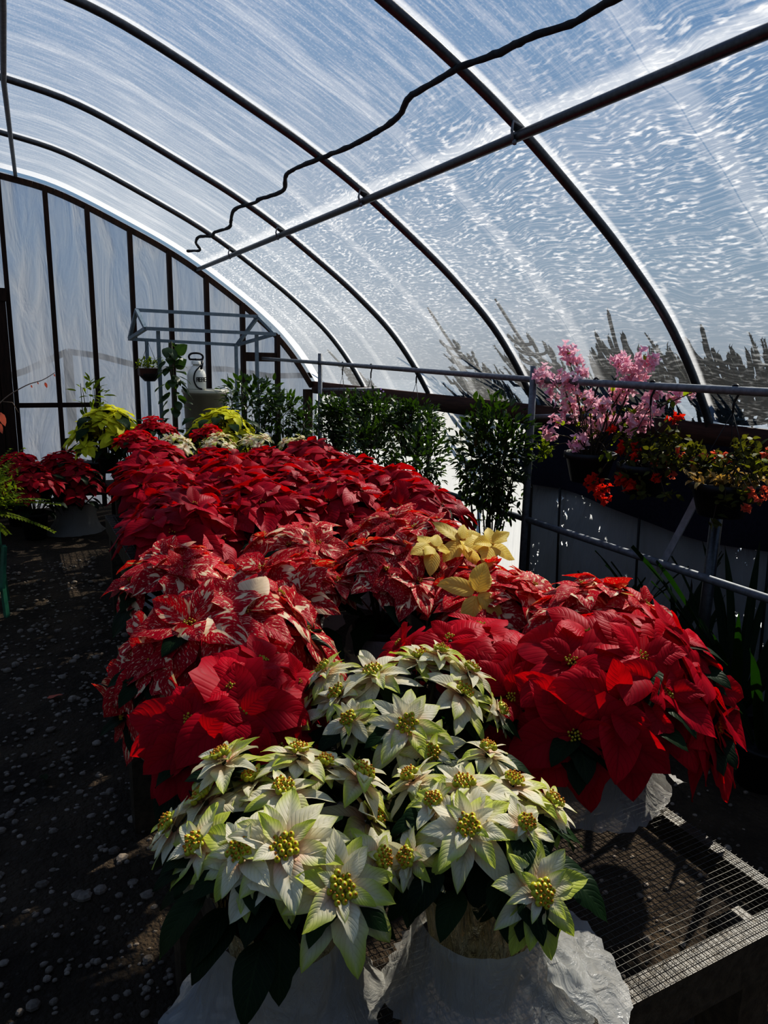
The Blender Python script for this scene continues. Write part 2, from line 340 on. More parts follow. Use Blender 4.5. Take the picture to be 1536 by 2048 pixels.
# ------------------------------------------------------------------ house shell
PROF = [(3.3, 1.30), (3.10, 1.60), (2.87, 1.87), (2.6, 2.105), (2.34, 2.30), (1.914, 2.585), (1.6, 2.762), (1.3, 2.905), (.8, 3.125), (.45, 3.245), (.05, 3.315)]
def spline(P, k=4):
    out = []; P = [Vector((*p, 0)) if len(p) == 2 else Vector(p) for p in P]
    for i in range(len(P)-1):
        a, b, c, d = P[max(i-1, 0)], P[i], P[i+1], P[min(i+2, len(P)-1)]
        for j in range(k):
            t = j/k; out.append(.5*((2*b)+(c-a)*t+(2*a-5*b+4*c-d)*t*t+(3*b-a-3*c+d)*t**3))
    out.append(P[-1]); return out
PR = spline(PROF, 4)
RP = [(p.x, p.y) for p in PR]; FULL = RP + [(.1-x, z) for x, z in RP[-2::-1]]
XL = -3.2
def shell():
    mb = MB(); Y = [-1.0+i*.13 for i in range(int(9.26/.13)+1)] + [8.30]
    vs = []; uvs = []; cum = 0; arc = []
    for i, (x, z) in enumerate(FULL):
        if i: cum += math.dist((x, z), FULL[i-1])
        arc.append(cum)
    for y in Y:
        for i, (x, z) in enumerate(FULL):
            a = FULL[max(i-1, 0)]; b = FULL[min(i+1, len(FULL)-1)]; n = Vector((b[1]-a[1], -(b[0]-a[0]))).normalized()
            n = Vector((abs(n.x) if x > .05 else -abs(n.x), abs(n.y)))
            k = min(range(len(HY)), key=lambda q: abs(HY[q]-y)); sag = min(1, abs(y-HY[k])/.5)
            o = .030-.022*sag + .006*mnoise.noise((y*3, arc[i]*3, 0))*sag
            vs.append((x+n.x*o, y, z+n.y*o)); uvs.append((y, arc[i]))
    k = len(FULL); fs = [(i*k+j, i*k+j+1, (i+1)*k+j+1, (i+1)*k+j) for i in range(len(Y)-1) for j in range(k-1)]
    mb.add(vs, fs, uvs); o = struct(mb.obj('ceiling', M['film'])); o['label'] = 'clear arched plastic film roof streaked with white'
    # floor and the ground outside
    mb = MB(); n = 90
    vs = [(-3.4+6.9*i/n, -1.2+9.7*j/n, .012*mnoise.noise((i*.3, j*.3, 1))) for j in range(n+1) for i in range(n+1)]
    mb.add(vs, [(j*(n+1)+i, j*(n+1)+i+1, (j+1)*(n+1)+i+1, (j+1)*(n+1)+i) for j in range(n) for i in range(n)]); struct(mb.obj('floor', M['ground']))['label'] = 'dark earth and gravel floor'
    mb = MB(); mb.box((-30, -20, -.12), (40, 50, -.06)); tag(mb.obj('outdoor_ground', M['out']), None, None, None, 'structure')
    # end wall film
    mb = MB(); poly = [(3.3, 0)] + [(x, z) for x, z in FULL] + [(XL, 0)]
    vs = [(x, 8.31, z) for x, z in poly] + [(x, 8.31, 0) for x, z in poly]; k = len(poly)
    mb.add(vs, [(i, i+1, k+i+1, k+i) for i in range(k-1)]); struct(mb.obj('wall_back', M['endfilm']))
    mb = MB(); mb.add([(x, -1.02, z) for x, z in poly] + [(x, -1.02, 0) for x, z in poly], [(i, i+1, k+i+1, k+i) for i in range(k-1)]); struct(mb.obj('wall_front', M['endfilm']))
    # side walls
    mb = MB(); mb.add([(3.33, 4.1, 0), (3.33, 8.3, 0), (3.33, 8.3, 1.24), (3.33, 4.1, 1.24)], [(0, 1, 2, 3)]); struct(mb.obj('wall_right', M['sidefilm']))
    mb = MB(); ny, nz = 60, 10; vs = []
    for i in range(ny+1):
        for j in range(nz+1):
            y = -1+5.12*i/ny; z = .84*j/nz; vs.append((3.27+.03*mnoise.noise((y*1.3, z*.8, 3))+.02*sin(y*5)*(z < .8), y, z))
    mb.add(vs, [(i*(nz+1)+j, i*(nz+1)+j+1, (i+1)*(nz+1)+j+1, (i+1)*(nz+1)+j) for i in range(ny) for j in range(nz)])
    o = struct(mb.obj('wall_right_shaded', M['shadefilm'])); o['label'] = 'lower side wall film coloured with tree shade and sun dapples'
    mb = MB(); vs = []  # strip added where only shade falls, its darkness put into the navy colour
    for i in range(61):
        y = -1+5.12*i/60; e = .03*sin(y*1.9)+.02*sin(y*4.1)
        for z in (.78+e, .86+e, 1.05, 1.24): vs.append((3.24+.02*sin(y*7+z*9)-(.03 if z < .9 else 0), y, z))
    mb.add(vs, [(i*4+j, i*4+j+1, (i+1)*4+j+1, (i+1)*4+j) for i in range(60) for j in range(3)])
    struct(mb.obj('trim_1', M['navy']))['label'] = 'dark navy band painted as shade below the side board'
    for k, y in enumerate((.55, 1.35, 2.12, 2.95, 3.65)):
        mb = MB(); mb.beam((3.24, y, .0), (3.225, y+.03, .82), .012, .012); struct(mb.obj('trim_%d' % (k+4), M['black']))
    mb = MB(); mb.add([(XL-.03, -1, 0), (XL-.03, 8.3, 0), (XL-.03, 8.3, 1.3), (XL-.03, -1, 1.3)], [(0, 1, 2, 3)]); struct(mb.obj('wall_left', M['shadefilm']))
    for k, x in enumerate((3.27, XL+.02)):
        mb = MB(); mb.box((x-.02, -1, 1.205), (x+.02, 8.27, 1.345)); struct(mb.obj('baseboard_right' if k == 0 else 'baseboard_left', M['hip']))['label'] = 'reddish wooden hip board along the eave'
    # end wall arch beam
    mb = MB()
    for a, b in zip(FULL[:-1], FULL[1:]): mb.beam((a[0]*.985, 8.27, a[1]*.985), (b[0]*.985, 8.27, b[1]*.985), .05, .055, (0, 1, 0))
    struct(mb.obj('trim_2', M['wood'], smooth=False))['label'] = 'dark curved wooden arch around the end wall'
shell()
def zat(x):
    for (a, za), (b, zb) in zip(RP[:-1], RP[1:]):
        if b <= x <= a: return za+(zb-za)*(x-a)/(b-a)
    return zat(.1-x) if x < .05 and x > -3.2 else 1.3
# hoops
HN = ['behind the camera', 'overhead, cut off by the top edge of the photo', 'nearest the camera, sweeping to the right edge', 'second from the camera', 'third from the camera, between two others', 'last before the end wall']
for i, y in enumerate(HY[:-1]):
    if i == 0: continue
    mb = MB(); pts = [(3.3, y, 0.), (3.3, y, .7), (3.3, y, 1.15)] + [(x, y, z) for x, z in FULL[1:-1]] + [(XL, y, 1.15), (XL, y, .6), (XL, y, 0.)]
    mb.tube(pts, .021, 10); tag(mb.obj('roof_hoop', M['pipe']), 'grey metal roof hoop pipe, ' + HN[i], 'hoop', 'roof hoops')
# purlins
mb = MB(); mb.tube([(1.905, -1, 2.535), (1.90, 1.5, 2.535), (1.905, 4, 2.53), (1.91, 6, 2.535), (1.905, 8.25, 2.535)], .021, 10); pl = mb.obj('roof_purlin', M['pipe']); tag(pl, 'long straight grey purlin pipe running diagonally under the right roof', 'pipe', 'roof purlins')
for y in HY[1:-1]:
    mb = MB(); mb.tube([(1.88, y-.035, 2.51), (1.87, y-.035, 2.55), (1.885, y-.02, 2.59), (1.93, y-.02, 2.575)], .006, 6); mb.ball((1.885, y-.037, 2.508), .012); mb.obj('clamp', M['rail'], pl)
mb = MB(); mb.tube([(.06, -1, 3.28), az(6, 20, 3.28), az(7, 160, 3.28), az(20, 265, 3.27), ay(31, 352, 8.25)], .017, 8); tag(mb.obj('roof_purlin', M['rail']), 'ridge pipe at the left edge of the photo along the roof peak', 'pipe', 'roof purlins')
# wavy bundled cord on the roof, hanging just below the film
def onroof(px, py):
    lo, hi = 0.3, 30.; d = ray(px, py)
    for k in range(400):
        t = .8+k*.03; p = CAM+d*t
        if p.z > zat(max(-3.1, min(3.29, p.x)))-.035: return p
    return p
cp = [(2400, -330), (1900, -240), (1600, -160), (1450, -110), (1330, -60), (1225, 0), (1140, 48), (1060, 75), (1000, 105), (925, 132), (860, 170), (818, 195), (795, 235), (752, 265), (700, 293), (645, 315), (590, 338), (572, 352), (565, 382), (520, 398), (508, 406), (470, 418), (462, 440), (458, 455), (430, 464), (424, 472), (398, 474), (392, 486), (400, 500), (375, 502)]
pts = spline([onroof(*p) for p in cp], 6)
mb = MB(); mb.tube([p + .004*Vector((mnoise.noise(p*30), 0, mnoise.noise(p*31+Vector((5, 5, 5))))) for p in pts], [.013+.004*mnoise.noise(p*22) for p in pts], 8)
tag(mb.obj('rubber_rope', M['cord']), 'dark wavy bundled cord snaking across the roof film', 'cord')
# end wall studs
SX = [-.42, .045, .445, .82, 1.22, 1.61, 2.0, 2.40, 2.81]
for i, x in enumerate(SX):
    mb = MB(); mb.box((x-.021, 8.20, 0), (x+.021, 8.285, zat(x)-.05))
    tag(mb.obj('wall_stud', M['wood'], smooth=False), 'dark upright wooden stud of the end wall, ' + ('left of the door' if i == 0 else 'forming the door jamb' if i == 1 else ORD[i-2] + ' to the right of the door jamb'), 'stud', 'end wall studs')
for i, (a, b, z, w, lb) in enumerate(((.045, .82, 1.09, .045, 'short dark crosspiece low on the end wall by the door'), (2.40, 2.81, 1.62, .10, 'short wood grain crosspiece high at the right of the end wall'))):
    mb = MB(); mb.box((a+.02, 8.21, z-w/2), (b-.02, 8.27, z+w/2)); tag(mb.obj('crosspiece', M['wood'], smooth=False), lb, 'crosspiece', 'end wall crosspieces')
mb = MB(); mb.beam((3.18, 8.22, 0), (3.18, 8.22, 1.25), .09, .09); tag(mb.obj('corner_post', M['wood'], smooth=False), 'dark corner post where end wall meets the side board', 'post')
# door
mb = MB(); mb.box((-.40, 8.12, 0), (.02, 8.17, 2.1)); dr = struct(mb.obj('door_1', M['wood'], smooth=False)); dr['label'] = 'dark brown wooden plank door in the end wall'
for k in range(4):
    mb = MB(); mb.box((-.395+.105*k, 8.105, .02), (-.30+.105*k, 8.12, 2.08)); mb.obj('door_plank', M['wood'], dr, smooth=False)
mb = MB(); mb.box((-.45, 8.10, 2.1), (.03, 8.18, 2.22)); struct(mb.obj('trim_3', M['wood'], smooth=False))

# ------------------------------------------------------------------ poinsettias
VAR = {'darkred': ('dark_red_bract', .70), 'red': ('red_bract', .74), 'speckle': ('speckled_bract', .70), 'white': ('white_bract', .52), 'yellow': ('yellow_bract', .6), 'pinkwhite': ('white_bract', .55)}
def flower(root, c, axis, R, var, hi, r, nb=(6, 5, 3), droop=1.0, seeds=12, mat=None):
    """one flower head: three whorls of bracts and the buds in the middle; c in plant space"""
    mname, wr = VAR[var]; axis = Vector(axis).normalized(); x = axis.orthogonal().normalized(); y = axis.cross(x); mb = MB(); a0 = r.random()*6.28
    nl, nw = (10, 4) if hi == 2 else (8, 3) if hi == 1 else (5, 2)
    for w, (n, ll, el) in enumerate(zip(nb, (1., .8, .5), (-.05, .22, .5))):
        for k in range(n):
            a = a0+w*.55+2*pi*(k+r.uniform(-.22, .22))/n; e = el+r.uniform(-.18, .18); L = R*ll*r.uniform(.78, 1.12)
            d = (x*cos(a)+y*sin(a))*cos(e)+axis*sin(e)
            mb.leaf(Vector(c)+d*R*.06-axis*.006*(2-w), d, axis, L, L*wr*r.uniform(.85, 1.15), nl, nw, r.uniform(.1, .55) if var != 'white' else r.uniform(.3, .75), droop*r.uniform(.6, 1.5), r.uniform(.1, .4), .02,
                    r.choice((0, 0, .18, .3)) if var != 'white' else r.choice((0, 0, .1, .2)), .003 if hi else 0., r=r)
    o = mb.obj('flower_head', mat or ML[mname], root)
    if seeds:
        mb = MB(); sr = .0056 if var == 'white' else .0028
        for k in range(seeds):
            rr = R*(.17 if var == 'white' else .08)*sqrt((k+.4)/seeds)*(1.25 if var == 'white' else 1); a = 2.4*k
            p = Vector(c)+(x*cos(a)+y*sin(a))*rr+axis*(.008+.002*(1-(rr/(R*.2))**2)+r.uniform(-.002, .003))
            mb.ball(p, sr*r.uniform(.75, 1.1), 7 if hi == 2 else 5, 5 if hi == 2 else 4, 0); mb.ball(p+axis*sr*1.0, sr*.38, 5, 3, 1)
        mb.obj('bud_cluster', [M['seed'], M['seedtip']], o)
    return o
def wrapbag(root, r0, h, skirt, sdir, seed, n=72, ruff=1.):
    mb = MB(); pr_ = [(r0*1.02, h), (r0*1.06, h*.93), (r0*1.08, h*.75), (r0*1.10, h*.55), (r0*1.14, h*.36), (r0*1.26, h*.2), (r0*1.40, h*.09), (r0*1.50, .004)]
    def wob(a, t, z):
        q = max(0, cos(a-sdir))**2; k = t**1.4
        n1 = mnoise.noise((cos(a)*2.2+seed, sin(a)*2.2, z*6)); n2 = 1-abs(mnoise.noise((cos(a)*5+seed*2, sin(a)*5, z*18+seed)))*2
        n3 = 1-abs(mnoise.noise((cos(a)*11+seed*2, sin(a)*11, z*30+seed)))*2
        return 1+k*q*skirt+ruff*((.05*n1+.05*n2+.02*n3)*(.5+t))
    pp = [(r, z+.0) for r, z in pr_]; fine = []
    for (ra, za), (rb, zb) in zip(pp[:-1], pp[1:]):
        for j in range(3): fine.append((ra+(rb-ra)*j/3, za+(zb-za)*j/3))
    fine.append(pp[-1]); mb.lathe(fine, (0, 0, 0), n, wob)
    # the film is folded back inside the rim
    return mb.obj('plastic_bag', M['bag'], root)
def bagtail(root, r0, sdir, seed, L=.12, h=.10):
    """loose gathered end of the bag lying beside the pot"""
    mb = MB(); n = 22; k = 12; d = Vector((cos(sdir), sin(sdir), 0)); s = Vector((-sin(sdir), cos(sdir), 0)); vs = []
    for i in range(k+1):
        t = i/k
        for j in range(n+1):
            q = j/n*2-1; w = (.07+.07*t); z = h*(1-t)**1.3*(1-q*q*.4)+.025*abs(mnoise.noise((q*4+seed, t*3, 0)))+.012*abs(mnoise.noise((q*9+seed, t*8, 4)))+.005
            vs.append(d*(r0*.92+t*L*(1-.25*q*q)+.012*mnoise.noise((q*5, t*5, seed)))+s*(q*w)+Vector((0, 0, z)))
    mb.add(vs, [(i*(n+1)+j, i*(n+1)+j+1, (i+1)*(n+1)+j+1, (i+1)*(n+1)+j) for i in range(k) for j in range(n)])
    return mb.obj('bag_tail', M['bag'], root)
def potwrap(root, r, h, kind):
    mb = MB()
    if kind == 'foil':
        ph = rng.random()*6
        mb.lathe([(r*.72, .002), (r*.80, h*.3), (r*.90, h*.6), (r*.98, h*.85), (r*1.06, h), (r*1.15, h*1.10)], (0, 0, 0), 96,
                 lambda a, t, z: 1+(.012+.05*t*t)*sin(a*17+ph+2*sin(a*3))+.02*t*sin(a*41+ph)+.03*t*mnoise.noise((cos(a)*3, sin(a)*3, t*4)))
        mb.obj('foil_wrap', M['foil'], root)
    else:
        mb.lathe([(.0, .002), (r*.72, .002), (r*.95, h*.88), (r*1.04, h*.88), (r*1.04, h), (r*.96, h), (r*.94, h*.9)], (0, 0, 0), 28); mb.obj('pot', M['black'], root)
    mb = MB(); mb.lathe([(r*.93, h*.86), (r*.5, h*.9), (.001, h*.91)], (0, 0, 0), 20); mb.obj('soil', M['soil'], root)
def poinsettia(label, loc, var, R=.2, H=.36, n=9, hr=.13, heads=None, hi=0, wrap='bag', seed=0, group=None, pot=.085, ph=.14, bag=None, green=14, droop=1.2, tail=None, seeds=8, extra=None, gl=None, dome=.42):
    r = random.Random(seed*77+5); root = thing('potted_poinsettia', label, 'poinsettia', loc, group); L0 = Vector(loc); hs = []
    if heads:
        for hd in heads:
            (px, py), rad = hd[:2]
            c, nn = adome(px, py, L0+Vector((0, 0, H-R*.9)), R, R*.9)
            hs.append((c-L0, (nn+Vector((-.12, -.25, .22))).normalized(), rad*(1.12 if var == 'white' else 1.08), hd[2] if len(hd) > 2 else None))
    for k in range(n):
        a = 2.4*k+r.random()*.5+seed; q = sqrt((k+.4)/max(n, 1)); rr = R*.80*q; z = H-(q**2)*R*dome+r.uniform(-.025, .03)
        hs.append((Vector((rr*cos(a), rr*sin(a), z)), Vector((cos(a)*q*.8, sin(a)*q*.8, 1)).normalized(), hr*r.uniform(.82, 1.12), None))
    top = Vector((0, 0, ph*.9)); sb = MB()
    for c, ax_, rad, mt in hs:
        flower(root, c, ax_, rad, var, hi, r, (8, 6, 4) if var == 'white' and hi else (6, 4, 2), droop, seeds if hi < 2 else int(seeds*1.5), mt)
        q = Vector((c.x*.2, c.y*.2, ph*.9)); sb.tube([q, q.lerp(c, .5)+Vector((c.x*.12, c.y*.12, 0)), c-ax_*.004], [.006, .005, .004], 6)
    sb.obj('stems', M['stem'], root)
    gb = MB(); nl, nw = (9, 3) if hi == 2 else (6, 2)
    for c, ax_, rad, mt in hs:
        for k in range(5 if hi == 2 else 3):
            a = r.random()*6.28; d = Vector((cos(a), sin(a), r.uniform(-.5, .1)))+Vector((c.x, c.y, 0))*2; L = (gl or min(.125, rad*1.05))*r.uniform(.75, 1.1)
            gb.leaf(c-ax_*r.uniform(.015, .05), d, (0, 0, 1), L, L*.58, nl, nw, .3, 1.6, .2, .015, r.choice((0, .2, .3)), .005 if hi else 0, r=r)
    for k in range(green):
        a = 2*pi*k/green+r.uniform(-.3, .3); rr = R*r.uniform(.25, .7); z = ph+.03+(H-ph-.08)*r.random(); L = (gl or min(.13, hr))*r.uniform(.9, 1.2)
        gb.leaf((rr*cos(a), rr*sin(a), z), (cos(a), sin(a), r.uniform(-.5, .1)), (0, 0, 1), L, L*.6, nl, nw, .3, r.uniform(1.5, 3.), .2, .015, r.choice((0, .25)), .005 if hi else 0, r=r)
    gb.obj('green_leaves', ML['green_leaf'], root)
    potwrap(root, pot, ph, 'foil' if wrap in ('foil', 'foilbag') else 'pot')
    if bag: wrapbag(root, *bag)
    if tail: bagtail(root, *tail)
    if extra: extra(root, L0, r)
    return root
BZ = .655
# --- the three white plants in front
poinsettia('white poinsettia in foil and milky bag at the front left corner of the bench', (.31, .90, BZ), 'white', .185, .345, 0, .07,
    [((406,1597),.072),((568,1581),.07),((725,1548),.072),((744,1634),.085),((568,1697),.088),((482,1704),.07),((680,1778),.085),((598,1505),.065),((445,1515),.065),((395,1690),.07),((505,1560),.06),((650,1530),.055),((760,1720),.06),((340,1650),.055)],
    2, 'foilbag', 1, 'white poinsettias', .092, .19, (.096, .16, .45, 3.6, 1.3, 96), 26, 1.0, None, 12, None, .085)
poinsettia('white poinsettia with tall gold foil pot beside the empty wire mesh, front centre', (.60, .80, BZ), 'white', .17, .345, 0, .065,
    [((929,1571),.068),((1026,1566),.068),((937,1656),.075),((1080,1786),.072),((1103,1605),.062),((824,1555),.06),((975,1500),.05),((817,1717),.055),((870,1605),.055),((1050,1650),.05)],
    2, 'foilbag', 2, 'white poinsettias', .092, .215, (.094, .14, .35, -.2, 4.1, 96), 26, 1.0, (.10, -.35, 3., .15, .10), 12, None, .085)
poinsettia('white poinsettia set back behind the two front white ones', (.66, 1.18, BZ), 'white', .19, .37, 0, .07,
    [((747,1346),.08),((841,1315),.075),((677,1388),.072),((927,1386),.085),((814,1451),.085),((941,1340),.07),((590,1440),.07),((882,1303),.06),((650,1338),.06),((860,1505),.065),((700,1440),.06),((1000,1420),.05)],
    2, 'foilbag', 3, 'white poinsettias', .09, .15, (.105, .11, .3, .5, 7.7, 72), 22, 1.0, None, 10, None, .085)
# --- big red plants in front
poinsettia('large plain red poinsettia in white bag at the right edge of the bench', (1.15, 1.15, BZ), 'red', .235, .40, 0, .14,
    [((1281,1316),0.171),((1387,1316),0.171),((1424,1390),0.171),((1244,1410),0.160),((1143,1325),0.160),((1270,1262),0.148),((1360,1275),0.148),((1330,1390),0.148),((1180,1270),0.137),((1150,1470),0.160),((1290,1440),.10),((1430,1455),0.148)],
    2, 'bag', 4, 'plain red poinsettias near the front', .105, .15, (.112, .16, .35, .3, 2.2, 96), 10, 1.45, (.13, .1, 1.4, .1, .13), 9)
poinsettia('plain red poinsettia between the set back white one and the big red one', (.93, 1.32, BZ), 'red', .2, .36, 0, .12,
    [((900,1278),.13),((1055,1318),.13),((1019,1395),.13),((960,1255),.12),((1090,1370),.11),((800,1290),.11),((1060,1460),.11)],
    2, 'bag', 5, 'plain red poinsettias near the front', .09, .14, (.10, .12, .3, .2, 3.3, 72), 14, 1.5, None, 8)
poinsettia('plain deep red poinsettia with long drooping bracts at the left bench edge', (.37, 1.42, BZ), 'red', .22, .35, 0, .16,
    [((480,1432),.155),((525,1325),.135),((400,1490),.15),((600,1370),.13),((380,1440),.13),((460,1375),.12),((560,1500),.13)],
    2, 'pot', 6, 'plain red poinsettias near the front', .09, .14, None, 14, 1.9, None, 9)
poinsettia('red poinsettia splashed with cream, large bracts, leftmost in the front speckled pair', (.42, 1.74, BZ), 'speckle', .22, .37, 0, .17,
    [((488,1224),.20),((380,1250),.19),((610,1260),.19),((292,1270),.16),((440,1190),.16),((560,1190),.15),((262,1385),.15),((300,1330),.15),((250,1430),.12)],
    2, 'bag', 7, 'speckled poinsettias', .09, .14, (.10, .12, .3, 3., 6.3, 72), 14, 1.4, None, 9)
# --- speckled rows
def creamy(root, L0, r):
    for (px, py), rr in (((925, 1078), .105), ((985, 1085), .095), ((870, 1092), .09)):
        p = az(px, py, 1.07)-L0; o = flower(root, p, (.1, -.6, .8), rr, 'speckle', 1, r, (4, 2, 0), .7, 0, ML['cream_bract']); o['label'] = 'pale yellow flower head'
def tan(root, L0, r):
    o = flower(root, az(955, 1185, 1.0)-L0, (-.1, -.8, .6), .115, 'speckle', 1, r, (4, 1, 0), 1.2, 0, ML['cream_bract']); o['label'] = 'tan and cream flower head'
SP = [('second row from the front, by the aisle', (.45, 2.36), 0), ('second row from the front, just behind the large splashed plant', (.74, 2.02), 0), ('speckled and set in the middle, right of the splashed plant', (1.02, 1.98), 0),
      ('right rear corner near the pipe frame', (1.28, 1.72), tan), ('third row, second from the aisle', (.90, 2.42), 0), ('with a pale yellow sport of cream bracts', (1.30, 2.12), creamy), ('third row, rightmost before the dark shrubs', (1.38, 2.52), 0), ('leaning over the right side of the bench', (1.40, 1.42), 0)]
for k, (lb, (x, y), ex) in enumerate(SP):
    poinsettia('cream flecked red poinsettia, ' + lb, (x, y, BZ), 'speckle', .22, .36+.02*(k % 3), 8, .15, None, 1, 'bag', 20+k, 'speckled poinsettias', .09, .14, (.10, .12, .3, 3.+k, 6.3+k, 48), 10, 1.2, None, 6, ex or None)
# --- the mass of dark red ones
rows = [(2.98, .58, 4, .37), (3.38, .62, 4, .37), (3.80, .66, 4, .375), (4.22, .70, 4, .38), (4.64, .74, 4, .385), (5.06, .78, 4, .39)]
WH = ['nearest the aisle', 'second from the aisle', 'third from the aisle', 'nearest the shrubs']
k = 0
for i, (y, x0, n, st) in enumerate(rows):
    for j in range(n):
        h = .36+.02*((i+2*j) % 3)-.012*i+(.03 if i == 0 else 0)
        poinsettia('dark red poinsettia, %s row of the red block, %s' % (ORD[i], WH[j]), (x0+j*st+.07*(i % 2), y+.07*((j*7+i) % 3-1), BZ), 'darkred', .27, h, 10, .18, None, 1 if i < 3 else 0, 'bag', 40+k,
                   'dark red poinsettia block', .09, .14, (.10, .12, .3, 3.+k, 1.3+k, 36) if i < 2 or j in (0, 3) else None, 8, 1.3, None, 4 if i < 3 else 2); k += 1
for j, (x, y, z) in enumerate(((1.05, 5.42, .38), (1.36, 5.42, .39), (1.66, 5.40, .39), (1.97, 5.36, .37))):
    poinsettia('small cream and pink poinsettia behind the red block, %s from the left' % ORD[j], (x, y, BZ), 'pinkwhite', .17, z, 9, .08, None, 0, 'pot', 80+j, 'small pale poinsettias', .08, .13, None, 8, 1., None, 3)
for j, (x, y, z, lb) in enumerate(((.80, 5.62, .40, 'in front of the left yellow one'), (1.00, 5.95, .46, 'between the two yellow ones'), (1.40, 5.82, .40, 'in front of the right yellow one'))):
    poinsettia('small flowered red poinsettia at the far end, ' + lb, (x, y, BZ), 'red', .19, z, 11, .085, None, 0, 'pot', 90+j, 'small red poinsettias', .08, .13, None, 8, 1., None, 3)
for j, (x, y, rr, lb) in enumerate(((.68, 6.35, .36, 'left'), (1.62, 6.3, .40, 'right'))):
    poinsettia('yellow green poinsettia at the far end of the bench, the %s one' % lb, (x, y, BZ), 'yellow', rr, .54, 18, .16, None, 0, 'pot', 95+j, 'yellow poinsettias', .09, .14, None, 26, 1.8, None, 3, None, .15, .8)
# floor row at the far left
for j, (x, y, h) in enumerate(((-.34, 7.2, .68), (-.02, 7.55, .70), (.10, 6.95, .66), (.40, 7.55, .68), (.46, 7.12, .62))):
    poinsettia('dark red poinsettia on the floor in the far aisle, ' + ('%s from the left' % ORD[j] if j < 4 else 'in a pale milky bag'), (x, y, .0), 'darkred', .32, h, 13, .16, None, 0, 'bag', 110+j, 'poinsettias on the floor', .12, .24, (.15, .27, .3, 3.4, 2., 48) if j == 4 else None, 24, 1.6, None, 3, None, .14, .75)

# ------------------------------------------------------------------ benches
def bench(label, x0, x1, y0, y1, front=True, hi=True):
    z = .65; root = thing('wire_top_bench', label, 'bench', ((x0+x1)/2, y0, 0), 'wire topped benches'); o = Vector(root.location)
    mb = MB(); st = .0127 if hi else .05; r = .00075 if hi else .003
    def wz(x, y): return z+.003-.006*max(0, sin(pi*(x-x0)/(x1-x0)))*abs(sin(pi*(y-y0)/.7)) + .002*mnoise.noise((x*9, y*9, 0))
    nx = int((x1-x0)/st); ny = int((y1-y0)/st)
    for i in range(nx+1):
        x = x0+i*st; mb.tube([Vector((x+.0015*mnoise.noise((x*50, y0+(y1-y0)*k/24*6, 0)), y0+(y1-y0)*k/24, wz(x, y0+(y1-y0)*k/24)))-o for k in range(25)], r, 3, cap=False)
    for j in range(ny+1):
        y = y0+j*st; mb.tube([Vector((x0+(x1-x0)*k/16, y+.0015*mnoise.noise((y*50, k*.5, 0)), wz(x0+(x1-x0)*k/16, y)+.0015))-o for k in range(17)], r, 3, cap=False)
    mb.obj('wire_mesh_top', M['wire'], root)
    def part(nm, a, b, mt='wet'): q = MB(); q.box(Vector(a)-o, Vector(b)-o); q.obj(nm, M[mt], root, smooth=False)
    part('front_rail', (x0, y0, z-.095), (x1, y0+.04, z)); part('back_rail', (x0, y1-.04, z-.095), (x1, y1, z))
    part('side_rail', (x0, y0+.04, z-.095), (x0+.04, y1-.04, z)); part('side_rail', (x1-.03, y0+.04, z-.06), (x1, y1-.04, z))
    for k in range(1, int((y1-y0)/.7)+1): part('cross_bar', (x0+.04, y0+k*.66-.02, z-.05), (x1-.03, y0+k*.66+.02, z-.004))
    for lx in (x0+.01, x1-.10):
        for ly in (y0+.05, (y0+y1)/2, y1-.14): part('leg', (lx, ly, 0), (lx+.09, ly+.09, z-.095))
bench('nearest wire mesh bench with wet dark wooden front rail and empty right side', .26, 1.27, .66, 2.5)
bench('middle wire mesh bench hidden under the dark red poinsettias', .46, 1.86, 2.74, 4.66, hi=False)
bench('far wire mesh bench carrying the yellow poinsettias', .74, 2.14, 4.74, 6.72, hi=False)
pa, pb = az(247, 1138, .56), az(291, 1262, .24); pb = pa+(pb-pa)*(.56/.32); mb = MB(); mb.beam(pa, pb, .035, .012, (0, 1, 0)); tag(mb.obj('wood_lath', M['lath'], smooth=False), 'pale wooden lath leaning against the left side of the benches', 'lath')

# ------------------------------------------------------------------ pipe frame along the right side
fr = thing('pipe_frame', 'grey pipe hanging frame along the right wall carrying the flower baskets', 'frame', (2.6, 3.24, 0)); fo = Vector(fr.location)
def fpart(nm, pts, r, mt='rail'): q = MB(); q.tube([Vector(p)-fo for p in pts], r, 10); return q.obj(nm, M[mt], fr)
fpart('hanging_rail', [(2.6, 8.15, 1.605), (2.6, 6.4, 1.585), (2.6, 4.8, 1.565), (2.6, 3.24, 1.545), (2.6, 1.6, 1.55), (2.6, -.6, 1.56)], .018)
fpart('lower_rail', [(2.6, 6.4, .75), (2.6, 3.24, .75), (2.6, -.6, .75)], .018)
fpart('post', [(2.6, 6.4, 0), (2.6, 6.4, 1.67)], .021); fpart('post', [(2.6, 3.24, 0), (2.59, 3.24, 1.62)], .021); fpart('post', [(2.6, .05, 0), (2.6, .05, 1.62)], .021)
for y in (6.4, 3.24): fpart('brace', [(2.61, y, 1.34), (2.95, y, 1.34), (3.24, y, 1.345)], .014)
for k, (y, z) in enumerate(((3.24, 1.545), (6.4, 1.585))):
    q = MB(); q.ball(Vector((2.6, y, z))-fo, .028, 10, 8); q.obj('fitting', M['pipe'], fr)
mb = MB(); mb.beam(ax(1395, 995, 2.66), ax(1240, 1290, 2.66), .034, .008, (1, 0, 0)); tag(mb.obj('diagonal_bar', M['flat'], smooth=False), 'flat grey bar leaning diagonally across the lower rail at right', 'bar')
mb = MB(); p = ax(1434, 1028, 2.72); mb.tube([(p.x, p.y, 0), (p.x, p.y, p.z)], .026, 10); tag(mb.obj('short_post', M['pipe']), 'short dark upright post beside the leaning diagonal bar', 'post')

